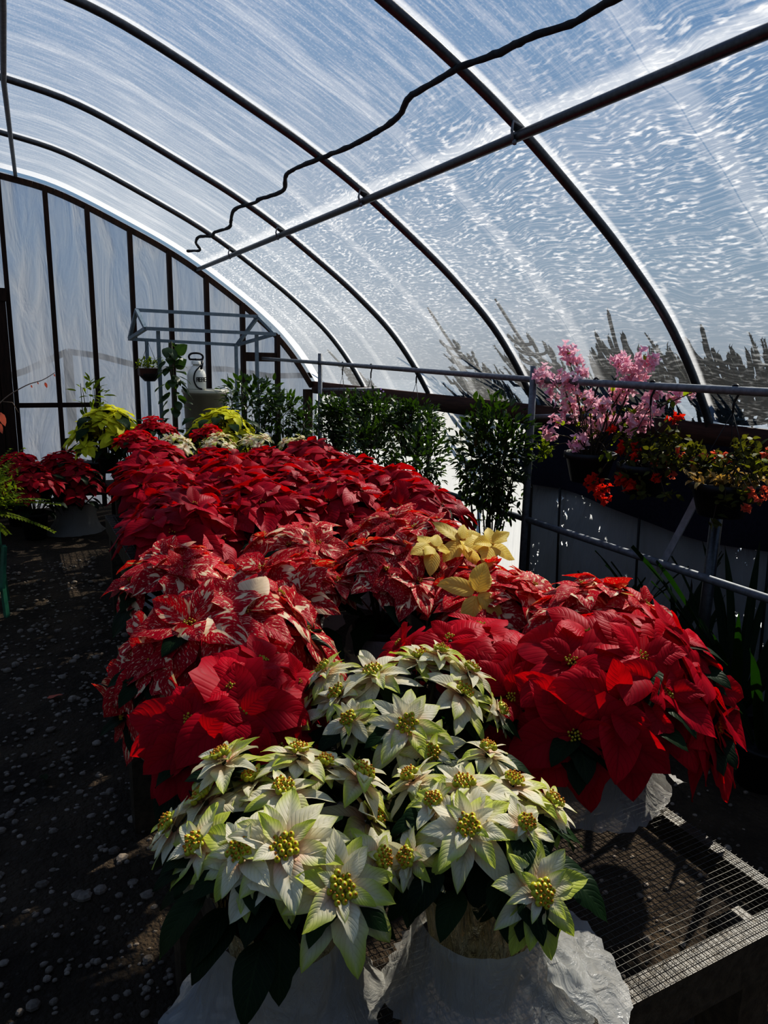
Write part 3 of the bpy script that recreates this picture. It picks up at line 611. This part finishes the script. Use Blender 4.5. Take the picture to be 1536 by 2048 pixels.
# ------------------------------------------------------------------ shrubs, baskets, trees
def shrub(name, label, cat, base, ctr, rad, n, L, mat='bush_leaf', pot=None, group=None, seed=0, stems=9, flowers=None, wr=.5, split=1, droop=.8):
    """stems rise from base into an ellipsoid of separate leaf blades; points in world space"""
    r = random.Random(seed+900); base = Vector(base); ctr = Vector(ctr); root = thing(name, label, cat, base, group); sb = MB(); lb = MB(); tips = []
    for k in range(stems):
        v = rv(r); v = Vector((v.x*rad[0], v.y*rad[1], abs(v.z)*rad[2] if k % 3 else v.z*rad[2])); e = ctr+v*.9-base; s0 = Vector((r.uniform(-.03, .03), r.uniform(-.03, .03), 0))
        md = s0.lerp(e, .55)+Vector((r.uniform(-.05, .05)*rad[0]/.2, r.uniform(-.05, .05), .03)); pl_ = spline([s0, md, e], 4); sb.tube(pl_, [.006-.0045*i/len(pl_) for i in range(len(pl_))], 5); tips += pl_[4:]
    for k in range(n):
        if tips and k % 2: q = r.choice(tips)+rv(r)*rad[0]*.28; dv = (q-(ctr-base))
        else: dv = rv(r)*(r.random()**.45); dv = Vector((dv.x*rad[0], dv.y*rad[1], dv.z*rad[2])); dv *= 1+.25*mnoise.noise(dv*9+Vector((seed, 0, 0))); q = ctr-base+dv
        d = (dv.normalized() if dv.length > .01 else Vector((0, 0, 1)))+rv(r)*.8+Vector((0, 0, .3)); l = L*r.uniform(.6, 1.2)
        lb.leaf(q, d, rv(r)*.6+Vector((0, 0, 1)), l, l*wr, 4, 1, .2, droop, .1, .02, r=r)
    sb.obj('stems', M['bark'], root); lb.obj('foliage', ML[mat], root)
    if pot:
        q = MB(); pr_, ph = pot; q.lathe([(.001, .0), (pr_*.75, .0), (pr_, ph), (pr_*1.08, ph), (pr_*1.08, ph+.02), (pr_*.95, ph+.02), (.001, ph-.01)], (0, 0, -ph), 24); q.obj('pot', M['black'], root)
    return root
def blossoms(root, mat, c, R, n, r, L=.022, sc=(1, 1, 1), nm='blossom_cluster'):
    mb = MB(); o = Vector(root.location); c = Vector(c)
    for k in range(n):
        v = rv(r)*(r.random()**.7)*R; v = Vector((v.x*sc[0], v.y*sc[1], v.z*sc[2])); ax_ = (v.normalized()+rv(r)*.6).normalized(); x = ax_.orthogonal().normalized(); y = ax_.cross(x); col = (r.random(), r.random(), r.random()); a0 = r.random()*6
        for j in range(3):
            a = a0+j*2.09; d = (x*cos(a)+y*sin(a))*.9+ax_*.55; mb.leaf(c+v-o, d, ax_, L*r.uniform(.8, 1.2), L*.85, 3, 1, .35, .2, -.1, .02, col=col, r=r)
    return mb.obj(nm, ML[mat], root)
def hangwires(root, hook, rim, R):
    o = Vector(root.location); h = Vector(hook); mb = MB()
    mb.tube([h+Vector((0, .021*cos(a), .021*sin(a)+.0)) -o for a in [i*.6-.6 for i in range(8)]]+[h+Vector((0, 0, -.05))-o, h+Vector((0, 0, -.09))-o], .005, 6)
    for k in range(3):
        a = k*2.09+.5; mb.tube([h+Vector((0, 0, -.09))-o, Vector(rim)+Vector((R*cos(a), R*sin(a), 0))-o], .0018, 5)
    mb.obj('hanger', M['black'], root)
def basketpot(root, c, R, h, mt='black'):
    o = Vector(root.location); c = Vector(c)-o; mb = MB(); mb.lathe([(.001, -h), (R*.7, -h), (R*.95, -.03), (R*1.05, -.03), (R*1.05, 0), (R*.96, 0), (R*.9, -.03)], c, 28); mb.obj('pot', M[mt], root)
    mb = MB(); mb.lathe([(R*.93, -.03), (.001, -.02)], c, 20); mb.obj('soil', M['soil'], root)
def rail(y): return 1.55 if y < 3.3 else 1.545+(y-3.24)*.0127
def bougain(label, y, rim_z, R, h, clusters, mat, seed, leafpts, nleaf, lmat='lime_leaf', group='flowering hanging baskets', drys=0, L=.04):
    r = random.Random(seed); loc = Vector((2.6, y, rim_z)); root = thing('hanging_basket', label, 'hanging basket', loc, group); basketpot(root, loc, R, h)
    hangwires(root, (2.6, y, rail(y)), loc, R); sb = MB(); lb = MB()
    for (px, py, rp, dx) in clusters:
        c = ax(px, py, 2.6+dx); dep = (c-CAM).dot(F_); Rw = rp*dep/FPX
        m2 = mat[1] if isinstance(mat, tuple) and r.random() < .35 else (mat[0] if isinstance(mat, tuple) else mat)
        blossoms(root, m2, c, Rw*.82, max(7, int(48*(rp/35)**1.6)), r, .027 if rp > 15 else .02)
        s0 = Vector((r.uniform(-.05, .05), r.uniform(-.05, .05), -.02)); e = c-loc; md = s0.lerp(e, .5)+Vector((r.uniform(-.04, .04), r.uniform(-.04, .04), .03 if e.z > 0 else .10)); pl_ = spline([s0, md, e], 5); sb.tube(pl_, [.0045-.003*i/len(pl_) for i in range(len(pl_))], 5)
        for q in pl_[3:]:
            if r.random() < .55: lb.leaf(q, rv(r)+Vector((0, 0, .3)), (0, 0, 1), L*r.uniform(.6, 1.1), L*.6, 4, 1, .2, 1., .1, .02, r=r)
    for (px, py, rp, dx, n) in leafpts:
        c = ax(px, py, 2.6+dx)-loc; dep = (c+loc-CAM).dot(F_); Rw = rp*dep/FPX; sb.tube(spline([Vector((0, 0, -.02)), c*.5+Vector((0, 0, .05)), c], 4), .002, 4)
        for k in range(n):
            q = c+rv(r)*Rw*r.random()**.6; lb.leaf(q, rv(r)+Vector((0, 0, .2)), rv(r)+Vector((0, 0, 1)), L*r.uniform(.5, 1.15), L*.6, 4, 1, .2, 1., .1, .02, r=r)
    sb.obj('stems', M['bark'], root); lb.obj('foliage', ML[lmat], root)
    if drys:
        db = MB()
        for k in range(drys): a = r.random()*6.28; q = R*1.15*sqrt(r.random()); db.leaf((q*cos(a), q*sin(a), .0+r.random()*.03), rv(r), (0, 0, 1), .04, .026, 3, 1, .4, .5, -.2, .05, r=r)
        db.obj('dry_leaves', ML['dry_leaf'], root)
    return root
bougain('hanging basket of tall pale pink bougainvillea next to the near post', 2.76, 1.20, .125, .15,
    [(1135,700,24,.05),(1150,720,22,.05),(1165,742,16,.05),(1092,752,30,0),(1120,757,20,0),(1140,770,30,0),(1165,785,16,0),(1105,790,16,0),(1240,715,24,.1),(1290,722,32,.1),(1268,742,36,.1),(1262,765,34,.1),(1235,790,30,.1),(1140,815,36,-.02),(1205,812,28,0),(1180,805,20,0),(1295,812,34,.1),(1190,850,34,.05),(1262,850,28,.05),(1112,845,16,0),(1096,868,20,-.05),(1155,885,24,-.1),(1220,845,26,.1),(1285,850,20,.1),(1310,785,16,.1),(1352,790,18,.2),(1385,785,12,.2)],
    ('pink_bract', 'pink_bract'), 3, [(1265,830,14,.05,8),(1090,880,22,0,30),(1085,905,25,0,45),(1215,905,15,-.1,10)], 60)
bougain('hanging basket of scarlet bougainvillea trailing below the rail, between pink and coral baskets', 2.40, 1.19, .12, .14,
    [(1185,968,22,-.1),(1205,985,24,-.1),(1225,862,11,-.05),(1245,895,18,-.05),(1272,895,14,-.05),(1250,955,20,-.1),(1262,970,18,-.1),(1345,835,13,0),(1358,840,10,0),(1270,915,10,-.1),(1310,955,9,-.1)],
    ('scarlet_bract', 'scarlet_bract'), 4, [(1250,890,30,-.05,40),(1300,890,32,0,60),(1350,880,32,.05,60),(1320,920,35,-.05,60),(1380,900,25,0,40),(1260,940,25,-.1,30),(1330,990,22,-.12,14),(1280,985,18,-.1,18)], 120, 'olive_leaf')
bougain('hanging basket of sparse coral bougainvillea with dry leaves, rightmost on the rail', 1.97, 1.175, .13, .14,
    [(1333,918,9,0),(1362,905,10,0),(1335,930,7,0),(1402,915,13,0),(1392,925,9,0),(1310,925,7,0),(1432,912,10,.05),(1455,915,8,.05),(1500,985,10,-.1),(1520,1000,10,-.1),(1530,985,9,-.05),(1493,1018,8,-.1),(1345,948,9,0)],
    ('coral_bract', 'coral_bract'), 5, [(1400,930,30,0,55),(1440,930,30,0,40),(1490,905,35,.05,70),(1520,930,30,.05,45),(1450,1000,20,-.13,12),(1425,1045,18,-.13,8),(1490,990,25,-.1,20),(1350,925,25,0,40)], 120, 'olive_leaf', 'flowering hanging baskets', 120)
bougain('hanging basket of coral bougainvillea mostly beyond the right edge of the photo', 1.55, 1.18, .13, .14, [(1535,905,9,.05)], 'coral_bract', 6, [(1560,930,40,0,60)], 60)
for k, (hx, hy, c, rp, sd) in enumerate(((685, 745, (690, 838), 52, 1), (742, 735, (765, 842), 56, 2), (833, 745, (825, 848), 52, 3))):
    h = ax(hx, hy, 2.6); ctr = ax(c[0], c[1], 2.6); dep = (ctr-CAM).dot(F_); R = rp*dep/FPX; loc = Vector((2.6, h.y, ctr.z-R*.5))
    root = shrub('hanging_basket', 'bushy green basket flecked with tiny purple flowers, %s of three on the rail' % ('left', 'middle', 'right')[k], 'hanging basket', loc, (ctr.x, (ctr.y+h.y)/2, ctr.z), (R*1.0, R*1.3, R*.95), 1500, .045, 'bush_leaf', None, 'purple flowered baskets', 30+k, 14)
    root2 = root; basketpot(root, loc+Vector((0, 0, .0)), .12, .13); hangwires(root, (2.6, h.y, rail(h.y)), loc, .12)
    r = random.Random(k)
    mb = MB()
    for q in range(60):
        v = rv(r)*R*r.uniform(.7, 1.1); d = v.normalized(); mb.leaf(ctr-loc+v+Vector((0, (h.y-ctr.y)/2, 0)), d+rv(r), (0, 0, 1), .02, .018, 3, 1, r=r)
    mb.obj('purple_flowers', ML['purple_petal'], root)
def floorshrub(lb, px, py, X, rp, rq, n, L, sd, mat='bush_leaf', potx=None, nm='potted_shrub', st=10):
    ctr = ax(px, py, X); dep = (ctr-CAM).dot(F_); a, b = rp*dep/FPX, rq*dep/FPX
    return shrub(nm, lb, 'shrub', (ctr.x, ctr.y, .26), ctr, (a, a, b), n, L, mat, (.13, .26), 'green shrubs in pots', sd, st)
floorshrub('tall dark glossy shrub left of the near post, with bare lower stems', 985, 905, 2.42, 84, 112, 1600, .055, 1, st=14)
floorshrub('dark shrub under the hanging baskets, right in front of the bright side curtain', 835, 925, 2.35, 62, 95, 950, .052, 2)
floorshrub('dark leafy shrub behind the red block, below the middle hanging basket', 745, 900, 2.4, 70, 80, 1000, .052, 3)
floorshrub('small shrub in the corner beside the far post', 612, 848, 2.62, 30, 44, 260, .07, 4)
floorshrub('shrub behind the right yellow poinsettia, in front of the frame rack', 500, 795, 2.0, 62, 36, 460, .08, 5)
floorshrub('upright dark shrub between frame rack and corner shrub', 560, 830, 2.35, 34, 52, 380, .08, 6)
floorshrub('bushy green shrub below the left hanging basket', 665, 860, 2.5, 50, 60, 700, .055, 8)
ctr = ay(182, 785, 7.3); shrub('potted_shrub', 'small yellow green leaved shrub behind the left yellow poinsettia', 'shrub', (ctr.x, ctr.y, .6), ctr, (.13, .13, .14), 60, .10, 'lime_leaf', (.10, .2), 'green shrubs in pots', 7, 6, wr=.35)
mb = MB(); mb.box((ctr.x-.2, ctr.y-.2, .33), (ctr.x+.2, ctr.y+.2, .40))
for a in (-1, 1):
    for b in (-1, 1): mb.box((ctr.x+a*.16-.02, ctr.y+b*.16-.02, 0), (ctr.x+a*.16+.02, ctr.y+b*.16+.02, .33))
tag(mb.obj('plant_stand', M['wood'], smooth=False), 'small dark wooden stand under the yellow green shrub, mostly hidden', 'stand')
def xfilm(z):
    if z < 1.3: return 3.36
    for (a, za), (b, zb) in zip(RP[:-1], RP[1:]):
        if za <= z <= zb: return a+(b-a)*(z-za)/(zb-za)+.03
    return 0
# spruces outside
for k, (a, b, sp) in enumerate((((855, 615), (985, 800), 1.), ((990, 598), (1130, 800), 1.1), ((1215, 620), (1275, 800), 1.), ((1402, 650), (1468, 815), 1.), ((655, 700), (730, 775), .6))):
    X = 3.52; tip = ax(a[0], a[1], X); bot = ax(b[0], b[1], X); base = Vector((X, bot.y-.05, 0)); r = random.Random(k+70)
    root = thing('spruce_tree', 'dark young spruce outside the film, ' + ('far one behind the left hanging baskets' if k == 4 else ORD[k]+' of the four big ones from the left'), 'tree', base, 'spruces outside')
    mb = MB(); tr = spline([base-base, bot-base, bot.lerp(tip, .5)-base+Vector((0, .03, 0)), tip-base], 6); mb.tube(tr, [.03-.026*i/len(tr) for i in range(len(tr))], 6); mb.obj('trunk', M['bark'], root)
    mb = MB(); H = (tip-bot).length
    def brush(pts, rad):
        mb.tube(pts, [rad*.85]*(len(pts)-1)+[rad*.2], 6)
        for p, q in zip(pts[:-1], pts[1:]):
            d = (q-p); dn = d.normalized()
            for u in range(max(2, int(d.length/.006))):
                o = p.lerp(q, r.random()); v = rv(r); v = (v-dn*v.dot(dn)).normalized(); e = o+v*rad*1.25+dn*rad*1.1; s = dn.cross(v)*.004
                mb.add([o+s, o-s, e], [(0, 1, 2)])
    brush(tr[11:], .014)
    for lv in range(9):
        t = .52-lv*.10; ln = (.16+.026*lv)*sp
        n = 3+lv if lv < 5 else 10; c0 = bot.lerp(tip, max(t, -.35))-base
        if t < -.25: c0 = Vector((0, 0, bot.z-.08*lv+.3))
        for j in range(n):
            an = j*6.283/n+lv*.7+r.random()*.5; d = Vector((cos(an)*.75, sin(an), 0)); l = ln*r.uniform(.7, 1.15)
            dd = (tip-bot).normalized()
            uf = r.uniform(.45, 1.15); pts = [c0, c0+d*l*.45+dd*l*.05, c0+d*l*.72+dd*l*.42*uf, c0+d*l*.80+dd*l*1.05*uf]
            if any((base+q).x < xfilm((base+q).z)+.06 for q in pts): continue
            pl_ = spline(pts, 3); brush(pl_, .015)
            if lv > 2:
                for w in range(1+(lv > 3)):
                    q = pl_[r.randint(3, len(pl_)-2)]; s = Vector((-d.y, d.x, 0))*r.choice((-1, 1)); ps = [q, q+(d*.5+s*.5)*l*.3, q+(d*.5+s*.6)*l*.45+dd*l*.5]; all((base+z_).x > xfilm((base+z_).z)+.05 for z_ in ps) and brush(ps, .014)
    mb.obj('branches', M['spruce'], root, smooth=False)
mb = MB(); pts = [ay(-40, 770, 9.4), ay(50, 742, 9.4), ay(135, 703, 9.4), ay(200, 712, 9.4), ay(300, 738, 9.4), ay(450, 738, 9.4), ay(540, 752, 9.4), ay(640, 750, 9.4)]
for a, b in zip(pts[:-1], pts[1:]): mb.beam(a, b, .05, .07)
mb.beam(pts[2], (pts[2].x, pts[2].y, 0), .10, .10); tag(mb.obj('outdoor_fence', M['wood'], smooth=False), 'shadowy dark fence rail outside, seen through the end wall film', 'fence')
# strap leaved plants on the floor at the right
for k, (px, py, n, h) in enumerate(((1330, 1330, 16, .55), (1470, 1420, 20, .75), (1225, 1290, 12, .5), (1525, 1500, 14, .55), (1360, 1400, 10, .45))):
    c = az(px, py, .15); c = Vector((c.x, c.y, .0)); r = random.Random(k+200); root = thing('strap_leaved_plant', 'clump of long strap leaves on the right floor, ' + ('behind the big red poinsettia', 'rightmost tall one', 'leftmost near the wall', 'low one at the frame edge', 'thin one at the lower side wall')[k], 'plant', c, 'strap leaved plants')
    mb = MB()
    for j in range(n):
        a = r.random()*6.28; mb.leaf((.03*cos(a), .03*sin(a), .16), (cos(a)*.45, sin(a)*.45, 1), (cos(a), sin(a), .2), h*r.uniform(.6, 1.2), .05, 8, 1, .4, 1.5, 0, .01, r=r)
    mb.obj('leaves', ML['green_leaf'], root); mb = MB(); mb.lathe([(.001, 0), (.08, 0), (.1, .17), (.11, .17), (.11, .18), (.09, .18), (.001, .16)], (0, 0, 0), 20); mb.obj('pot', M['black'], root)
# feathery plant and green stand at the left
c = Vector((-.27, 5.05, .66)); r = random.Random(5); root = thing('feathery_plant', 'feathery yellow green plant in a pot on the green stand at left', 'plant', c); mb = MB(); sb = MB()
for k in range(80):
    a = r.random()*6.28; e = r.uniform(.0, 1.4); d = Vector((cos(a)*cos(e), sin(a)*cos(e), sin(e))); L = r.uniform(.22, .50); pts = [Vector((0, 0, 0))]; q = d.copy()
    for i in range(8): q = (q+Vector((0, 0, -.08))).normalized(); pts.append(pts[-1]+q*L/8)
    sb.tube(pts, .0015, 4)
    for i in range(2, 9):
        for s in (-1, 1):
            for w in range(3):
                t = pts[i].lerp(pts[i-1], w*.33); sd = q.cross(Vector((0, 0, 1))).normalized()*s; mb.leaf(t, sd+q*.6, (0, 0, 1), .06*(1-.06*i), .024, 2, 1, .2, .8, r=r)
for k in range(1900):
    v = rv(r)*r.random()**.4; v = Vector((v.x*.27, v.y*.27, v.z*.19+.13))*(1+.2*mnoise.noise(v*11)); mb.leaf(v, rv(r)+Vector((0, 0, .2))+v*1.5, (0, 0, 1), .04*r.uniform(.6, 1.2), .016, 3, 1, .2, .8, r=r)
mb.obj('fronds', ML['lime_leaf'], root); sb.obj('stems', M['bark'], root); mb = MB(); mb.lathe([(.001, -.16), (.10, -.16), (.13, 0), (.14, 0), (.14, .015), (.12, .015), (.001, -.01)], (0, 0, 0), 24); mb.obj('pot', M['black'], root)
st = thing('plant_stand', 'green metal stand holding the feathery plant at left', 'stand', (-.30, 5.05, 0))
q = MB(); q.box((-.16, -.16, .475), (.16, .16, .495)); q.obj('shelf', M['green'], st, smooth=False)
for a in (-1, 1):
    for b in (-1, 1): q = MB(); q.beam((a*.15, b*.15, .49), (a*.17, b*.17, 0), .03, .02); q.obj('leg', M['green'], st, smooth=False)
q = MB(); q.beam((.19, -.18, .46), (.16, -.2, .20), .03, .02); q.beam((.16, -.2, .20), (-.16, -.2, .17), .03, .02); q.beam((.19, -.18, .46), (.15, .15, .345), .02, .02); q.obj('handle', M['green'], st, smooth=False)
# bare twig
b = ay(-60, 1000, 5.6); b = Vector((b.x, b.y, .3)); tw = thing('bare_twig_plant', 'nearly leafless arching twig rising at the left edge before the door', 'plant', b)
mb = MB(); pts = spline([Vector((0, 0, 0)), ay(-50, 880, 5.6)-b, ay(0, 806, 5.6)-b, ay(50, 772, 5.6)-b, ay(85, 760, 5.6)-b, ay(110, 745, 5.6)-b], 5); mb.tube(pts, [.006-.004*i/len(pts) for i in range(len(pts))], 6); mb.tube([ay(5, 803, 5.6)-b, ay(25, 805, 5.6)-b, ay(37, 825, 5.6)-b], .0025, 5); mb.obj('twig', M['twig'], tw)
mb = MB()
for (px, py, l) in ((62, 770, .022), (75, 764, .018), (90, 765, .04), (108, 748, .02), (0, 825, .10), (-4, 845, .08)): mb.leaf(ay(px, py, 5.6)-b, (.3, -.2, -1), (0, -1, 0), l, l*.5, 4, 1, .2, .5, r=r)
mb.obj('leaves', ML['coral_bract'], tw); mb = MB(); mb.lathe([(.001, -.3), (.11, -.3), (.14, -.02), (.15, -.02), (.15, 0), (.13, 0), (.001, -.03)], (0, 0, 0), 24); mb.obj('pot', M['black'], tw)

# ------------------------------------------------------------------ far end: rack, sprayer, tub, hanging planter, climber
rk = thing('frame_rack', 'blue grey tubular rack with a peaked top in front of the end wall', 'rack', (1.75, 7.6, 0)); ro = Vector(rk.location)
A = ay(273, 620, 7.7); B = ay(516, 633, 7.7); Lf = ay(291, 657, 7.35); Rf = ay(550, 668, 7.35); Lb = ay(259, 678, 8.0); Rb = ay(474, 690, 8.0)
def rp(nm, *ps):
    q = MB()
    for a, b in ps: q.beam(Vector(a)-ro, Vector(b)-ro, .032, .032)
    q.obj(nm, M['pvc'], rk, smooth=False)
rp('ridge_tube', (A, B)); rp('front_tube', (Lf, Rf)); rp('back_tube', (Lb, Rb)); rp('end_triangle', (A, Lf), (A, Lb), (Lf, Lb)); rp('end_triangle', (B, Rf), (B, Rb), (Rf, Rb))
for (px, py, Y) in ((316, 662, 7.4), (513, 668, 7.4), (293, 680, 7.95), (472, 690, 7.95)): p = ay(px, py, Y); rp('leg', (p, (p.x, p.y, 0)))
t1 = ay(365, 779, 7.62); t2 = ay(455, 785, 7.62)
tb = thing('storage_tub', 'cream plastic tub standing behind the right yellow poinsettia', 'tub', ((t1.x+t2.x)/2, 7.62, 0)); w = (t2.x-t1.x)/2; zt = t1.z
q = MB(); q.lathe([(w*.8, .0), (w*.95, zt-.05), (w*.98, zt-.05), (w*.98, zt-.015)], (0, 0, 0), 32); q.lathe([(w*.8, .0), (.001, .0)], (0, 0, 0), 32); q.obj('tub_body', M['cream'], tb); q = MB(); q.lathe([(w*1.03, zt-.03), (w*1.03, zt), (.001, zt)], (0, 0, 0), 32); q.obj('lid', M['cream'], tb)
s0 = ay(394, 779, 7.62); s0.z = zt; sr = .095
sp = thing('garden_sprayer', 'white pump sprayer with black handle standing on the cream tub', 'sprayer', s0)
q = MB(); q.lathe([(.001, .0), (sr*.95, .0), (sr, .02), (sr, .15), (sr*.85, .19), (sr*.5, .23), (sr*.36, .245), (sr*.36, .27), (.001, .27)], (0, 0, 0), 28); q.obj('tank', M['tank'], sp)
q = MB(); q.lathe([(sr*.5, .255), (sr*.5, .285), (sr*.3, .295), (.001, .295)], (0, 0, 0), 20); q.obj('cap', M['tank'], sp)
q = MB(); q.tube(spline([Vector((-.06, 0, .30)), Vector((-.072, 0, .335)), Vector((-.04, 0, .365)), Vector((.04, 0, .365)), Vector((.072, 0, .335)), Vector((.06, 0, .30))], 4), .010, 8); q.tube([(0, 0, .29), (0, 0, .315)], .012, 8); q.tube([(-.06, 0, .305), (.06, 0, .305)], .009, 8); q.obj('handle', M['black'], sp)
q = MB(); q.tube(spline([Vector((.04, -.06, .26)), Vector((.02, -.09, .24)), Vector((-.035, -.10, .18)), Vector((-.05, -.10, .10)), Vector((-.02, -.10, .03)), Vector((.03, -.10, .008))], 5), .007, 8); q.tube([(.055, -.05, .29), (.03, -.08, .21)], .013, 8); q.obj('hose', M['black'], sp)
q = MB()
def seg(cx, cz, bars):
    for (x0, z0, x1, z1) in bars: q.box((cx+x0*.022-.003, -.1, cz+z0*.04-.003), (cx+x1*.022+.003, -.096, cz+z1*.04+.003))
for i in range(4): seg(-.012+i*.026, .085, [(-.4, 0, -.4, 1), (-.4, 1, .4, 1), (-.4, .5, .4, .5)] + ([(.4, 0, .4, 1)] if i in (0, 2) else [(-.4, 0, .4, 0)]))
q.obj('printed_lettering', M['label'], sp, smooth=False)
# hanging planter
h = ay(299, 747, 7.5); hp = thing('trough_planter', 'small dark trough planter with a trailing plant hung on the rack at left', 'planter', h)
q = MB(); q.box((-.10, -.07, -.02), (.10, .07, .05)); q.obj('trough', M['terra'], hp, smooth=False); q = MB(); q.lathe([(.001, -.075), (.05, -.075), (.10, -.02), (.10, 0)], (0, 0, 0), 20); q.obj('saucer', M['black'], hp)
q = MB(); r = random.Random(8)
for k in range(110): a = r.random()*6.28; d = rv(r); q.leaf((.11*r.uniform(-1, 1), .07*r.uniform(-1, 1), .05+.09*r.random()), d+Vector((0, 0, .4)), (0, 0, 1), .05, .024, 3, 1, .2, 1., r=r)
q.obj('foliage', ML['lime_leaf'], hp); q = MB(); q.tube([(-.09, 0, .05), (0, 0, ay(299, 684, 7.5).z-h.z), (.09, 0, .05)], .003, 5); q.obj('hanger', M['black'], hp)
# climber
cb = ay(345, 850, 7.15); cb = Vector((cb.x, cb.y, .70)); cl = thing('climbing_plant', 'tall climbing vine with big glossy green leaves beside the sprayer', 'plant', cb); q = MB(); sb = MB(); pts = spline([Vector((0, 0, 0)), ay(352, 800, 7.15)-cb, ay(340, 740, 7.15)-cb, ay(338, 685, 7.15)-cb], 6); sb.tube(pts, .006, 6); sb.tube([(0.03, 0, -.1), (.02, 0, 1.05)], .008, 6); sb.obj('stems', M['stem'], cl)
for k in range(64):
    p = pts[int(k/64*(len(pts)-1))]; a = r.random()*6.28; w = .05+.05*(1-k/64); L = r.uniform(.10, .15); q.leaf(p+Vector((w*cos(a), w*sin(a), r.uniform(-.03, .03))), (cos(a)*.8, sin(a)*.8, r.uniform(-.8, .3)), (0, 0, 1), L, L*.72, 6, 2, .15, 2., .2, .02, r=r)
for (px, py, L) in ((352, 700, .14), (352, 728, .13)): q.leaf(ay(px, py+8, 7.1)-cb, (.6, -.2, .6), (0, -1, .3), L, L*.85, 6, 2, .1, .4, .1, .02, col=(1, 1, 1), r=r)
q.obj('leaves', ML['bush_leaf'], cl); q = MB(); q.lathe([(.001, -.7), (.15, -.7), (.19, -.02), (.2, -.02), (.2, 0), (.17, 0), (.001, -.03)], (0, 0, 0), 24); q.obj('pot', M['black'], cl)

# ------------------------------------------------------------------ gravel and fallen leaf
mb = MB(); r = random.Random(33)
for k in range(4200):
    if k < 3400: x = r.uniform(-.9, .5); y = .9+5.2*r.random()**1.7
    else: x = r.uniform(1.1, 3.2); y = r.uniform(.3, 3.)
    s = r.uniform(.004, .013)*(1 if r.random() < .85 else 1.8); c = Vector((x, y, s*.25)); o = len(mb.v); mb.ball(c, s, 7, 5, 0, (1, r.uniform(.6, 1), r.uniform(.45, .75)))
    ph = r.random()*50
    for i in range(o, len(mb.v)):
        v = Vector(mb.v[i]); mb.v[i] = tuple(c+(v-c)*(1+.35*mnoise.noise((v-c)*(.9/s)+Vector((ph, 0, 0)))))
tag(mb.obj('gravel_stones', M['stone'], smooth=False), 'scattered pebbles on the dark earth floor', 'gravel', None, 'stuff')
p = az(95, 1397, .015); mb = MB(); mb.leaf(p, (1, .15, .1), (0, 0, 1), .07, .04, 6, 2, .5, .3, .3, .03, r=r); tag(mb.obj('fallen_bract', ML['coral_bract']), 'fallen pink bract lying on the aisle floor', 'leaf')
p = az(85, 1550, .015)
mb = MB(); mb.leaf(p, (.2, -1, .2), (0, 0, 1), .06, .035, 6, 2, .5, .3, .3, .03, r=r); tag(mb.obj('fallen_leaf', ML['green_leaf']), 'fallen dull green leaf on the aisle floor', 'leaf')

# ------------------------------------------------------------------ light
w = bpy.data.worlds.new('world'); S.world = w; w.use_nodes = True; nt = w.node_tree; nt.nodes.clear()
out = nt.nodes.new('ShaderNodeOutputWorld'); bg = nt.nodes.new('ShaderNodeBackground'); tc = nt.nodes.new('ShaderNodeTexCoord'); sep = nt.nodes.new('ShaderNodeSeparateXYZ'); rp_ = nt.nodes.new('ShaderNodeValToRGB')
nt.links.new(tc.outputs['Generated'], sep.inputs[0]); nt.links.new(sep.outputs[2], rp_.inputs[0]); nt.links.new(rp_.outputs[0], bg.inputs[0]); nt.links.new(bg.outputs[0], out.inputs[0])
e = rp_.color_ramp.elements; e[0].position = 0.; e[0].color = (.30, .34, .38, 1); e[1].position = .75; e[1].color = (.085, .20, .44, 1)
x = e.new(.12); x.color = (.24, .32, .41, 1); x = e.new(.35); x.color = (.15, .26, .44, 1)
bg.inputs[1].default_value = 1.0
sd = bpy.data.lights.new('sun', 'SUN'); sd.energy = 5.8; sd.angle = radians(.53); sd.color = (1., .93, .80); so = bpy.data.objects.new('sun', sd); COL.objects.link(so)
EL, AZ = radians(43), radians(62); sv = Vector((cos(EL)*sin(AZ), cos(EL)*cos(AZ), sin(EL))); so.rotation_euler = sv.to_track_quat('Z', 'Y').to_euler()
S.view_settings.view_transform = 'Standard'; S.view_settings.look = 'None'; S.view_settings.exposure = 0.; S.view_settings.gamma = 1.
vs = S.view_settings; vs.use_curve_mapping = True; cm = vs.curve_mapping; cv = cm.curves[3]
for a, b in ((.02, .006), (.07, .032), (.17, .115), (.40, .38)): cv.points.new(a, b)
cm.update()
S.cycles.use_denoising = True
S.cycles.transparent_max_bounces = 12; S.cycles.max_bounces = 8
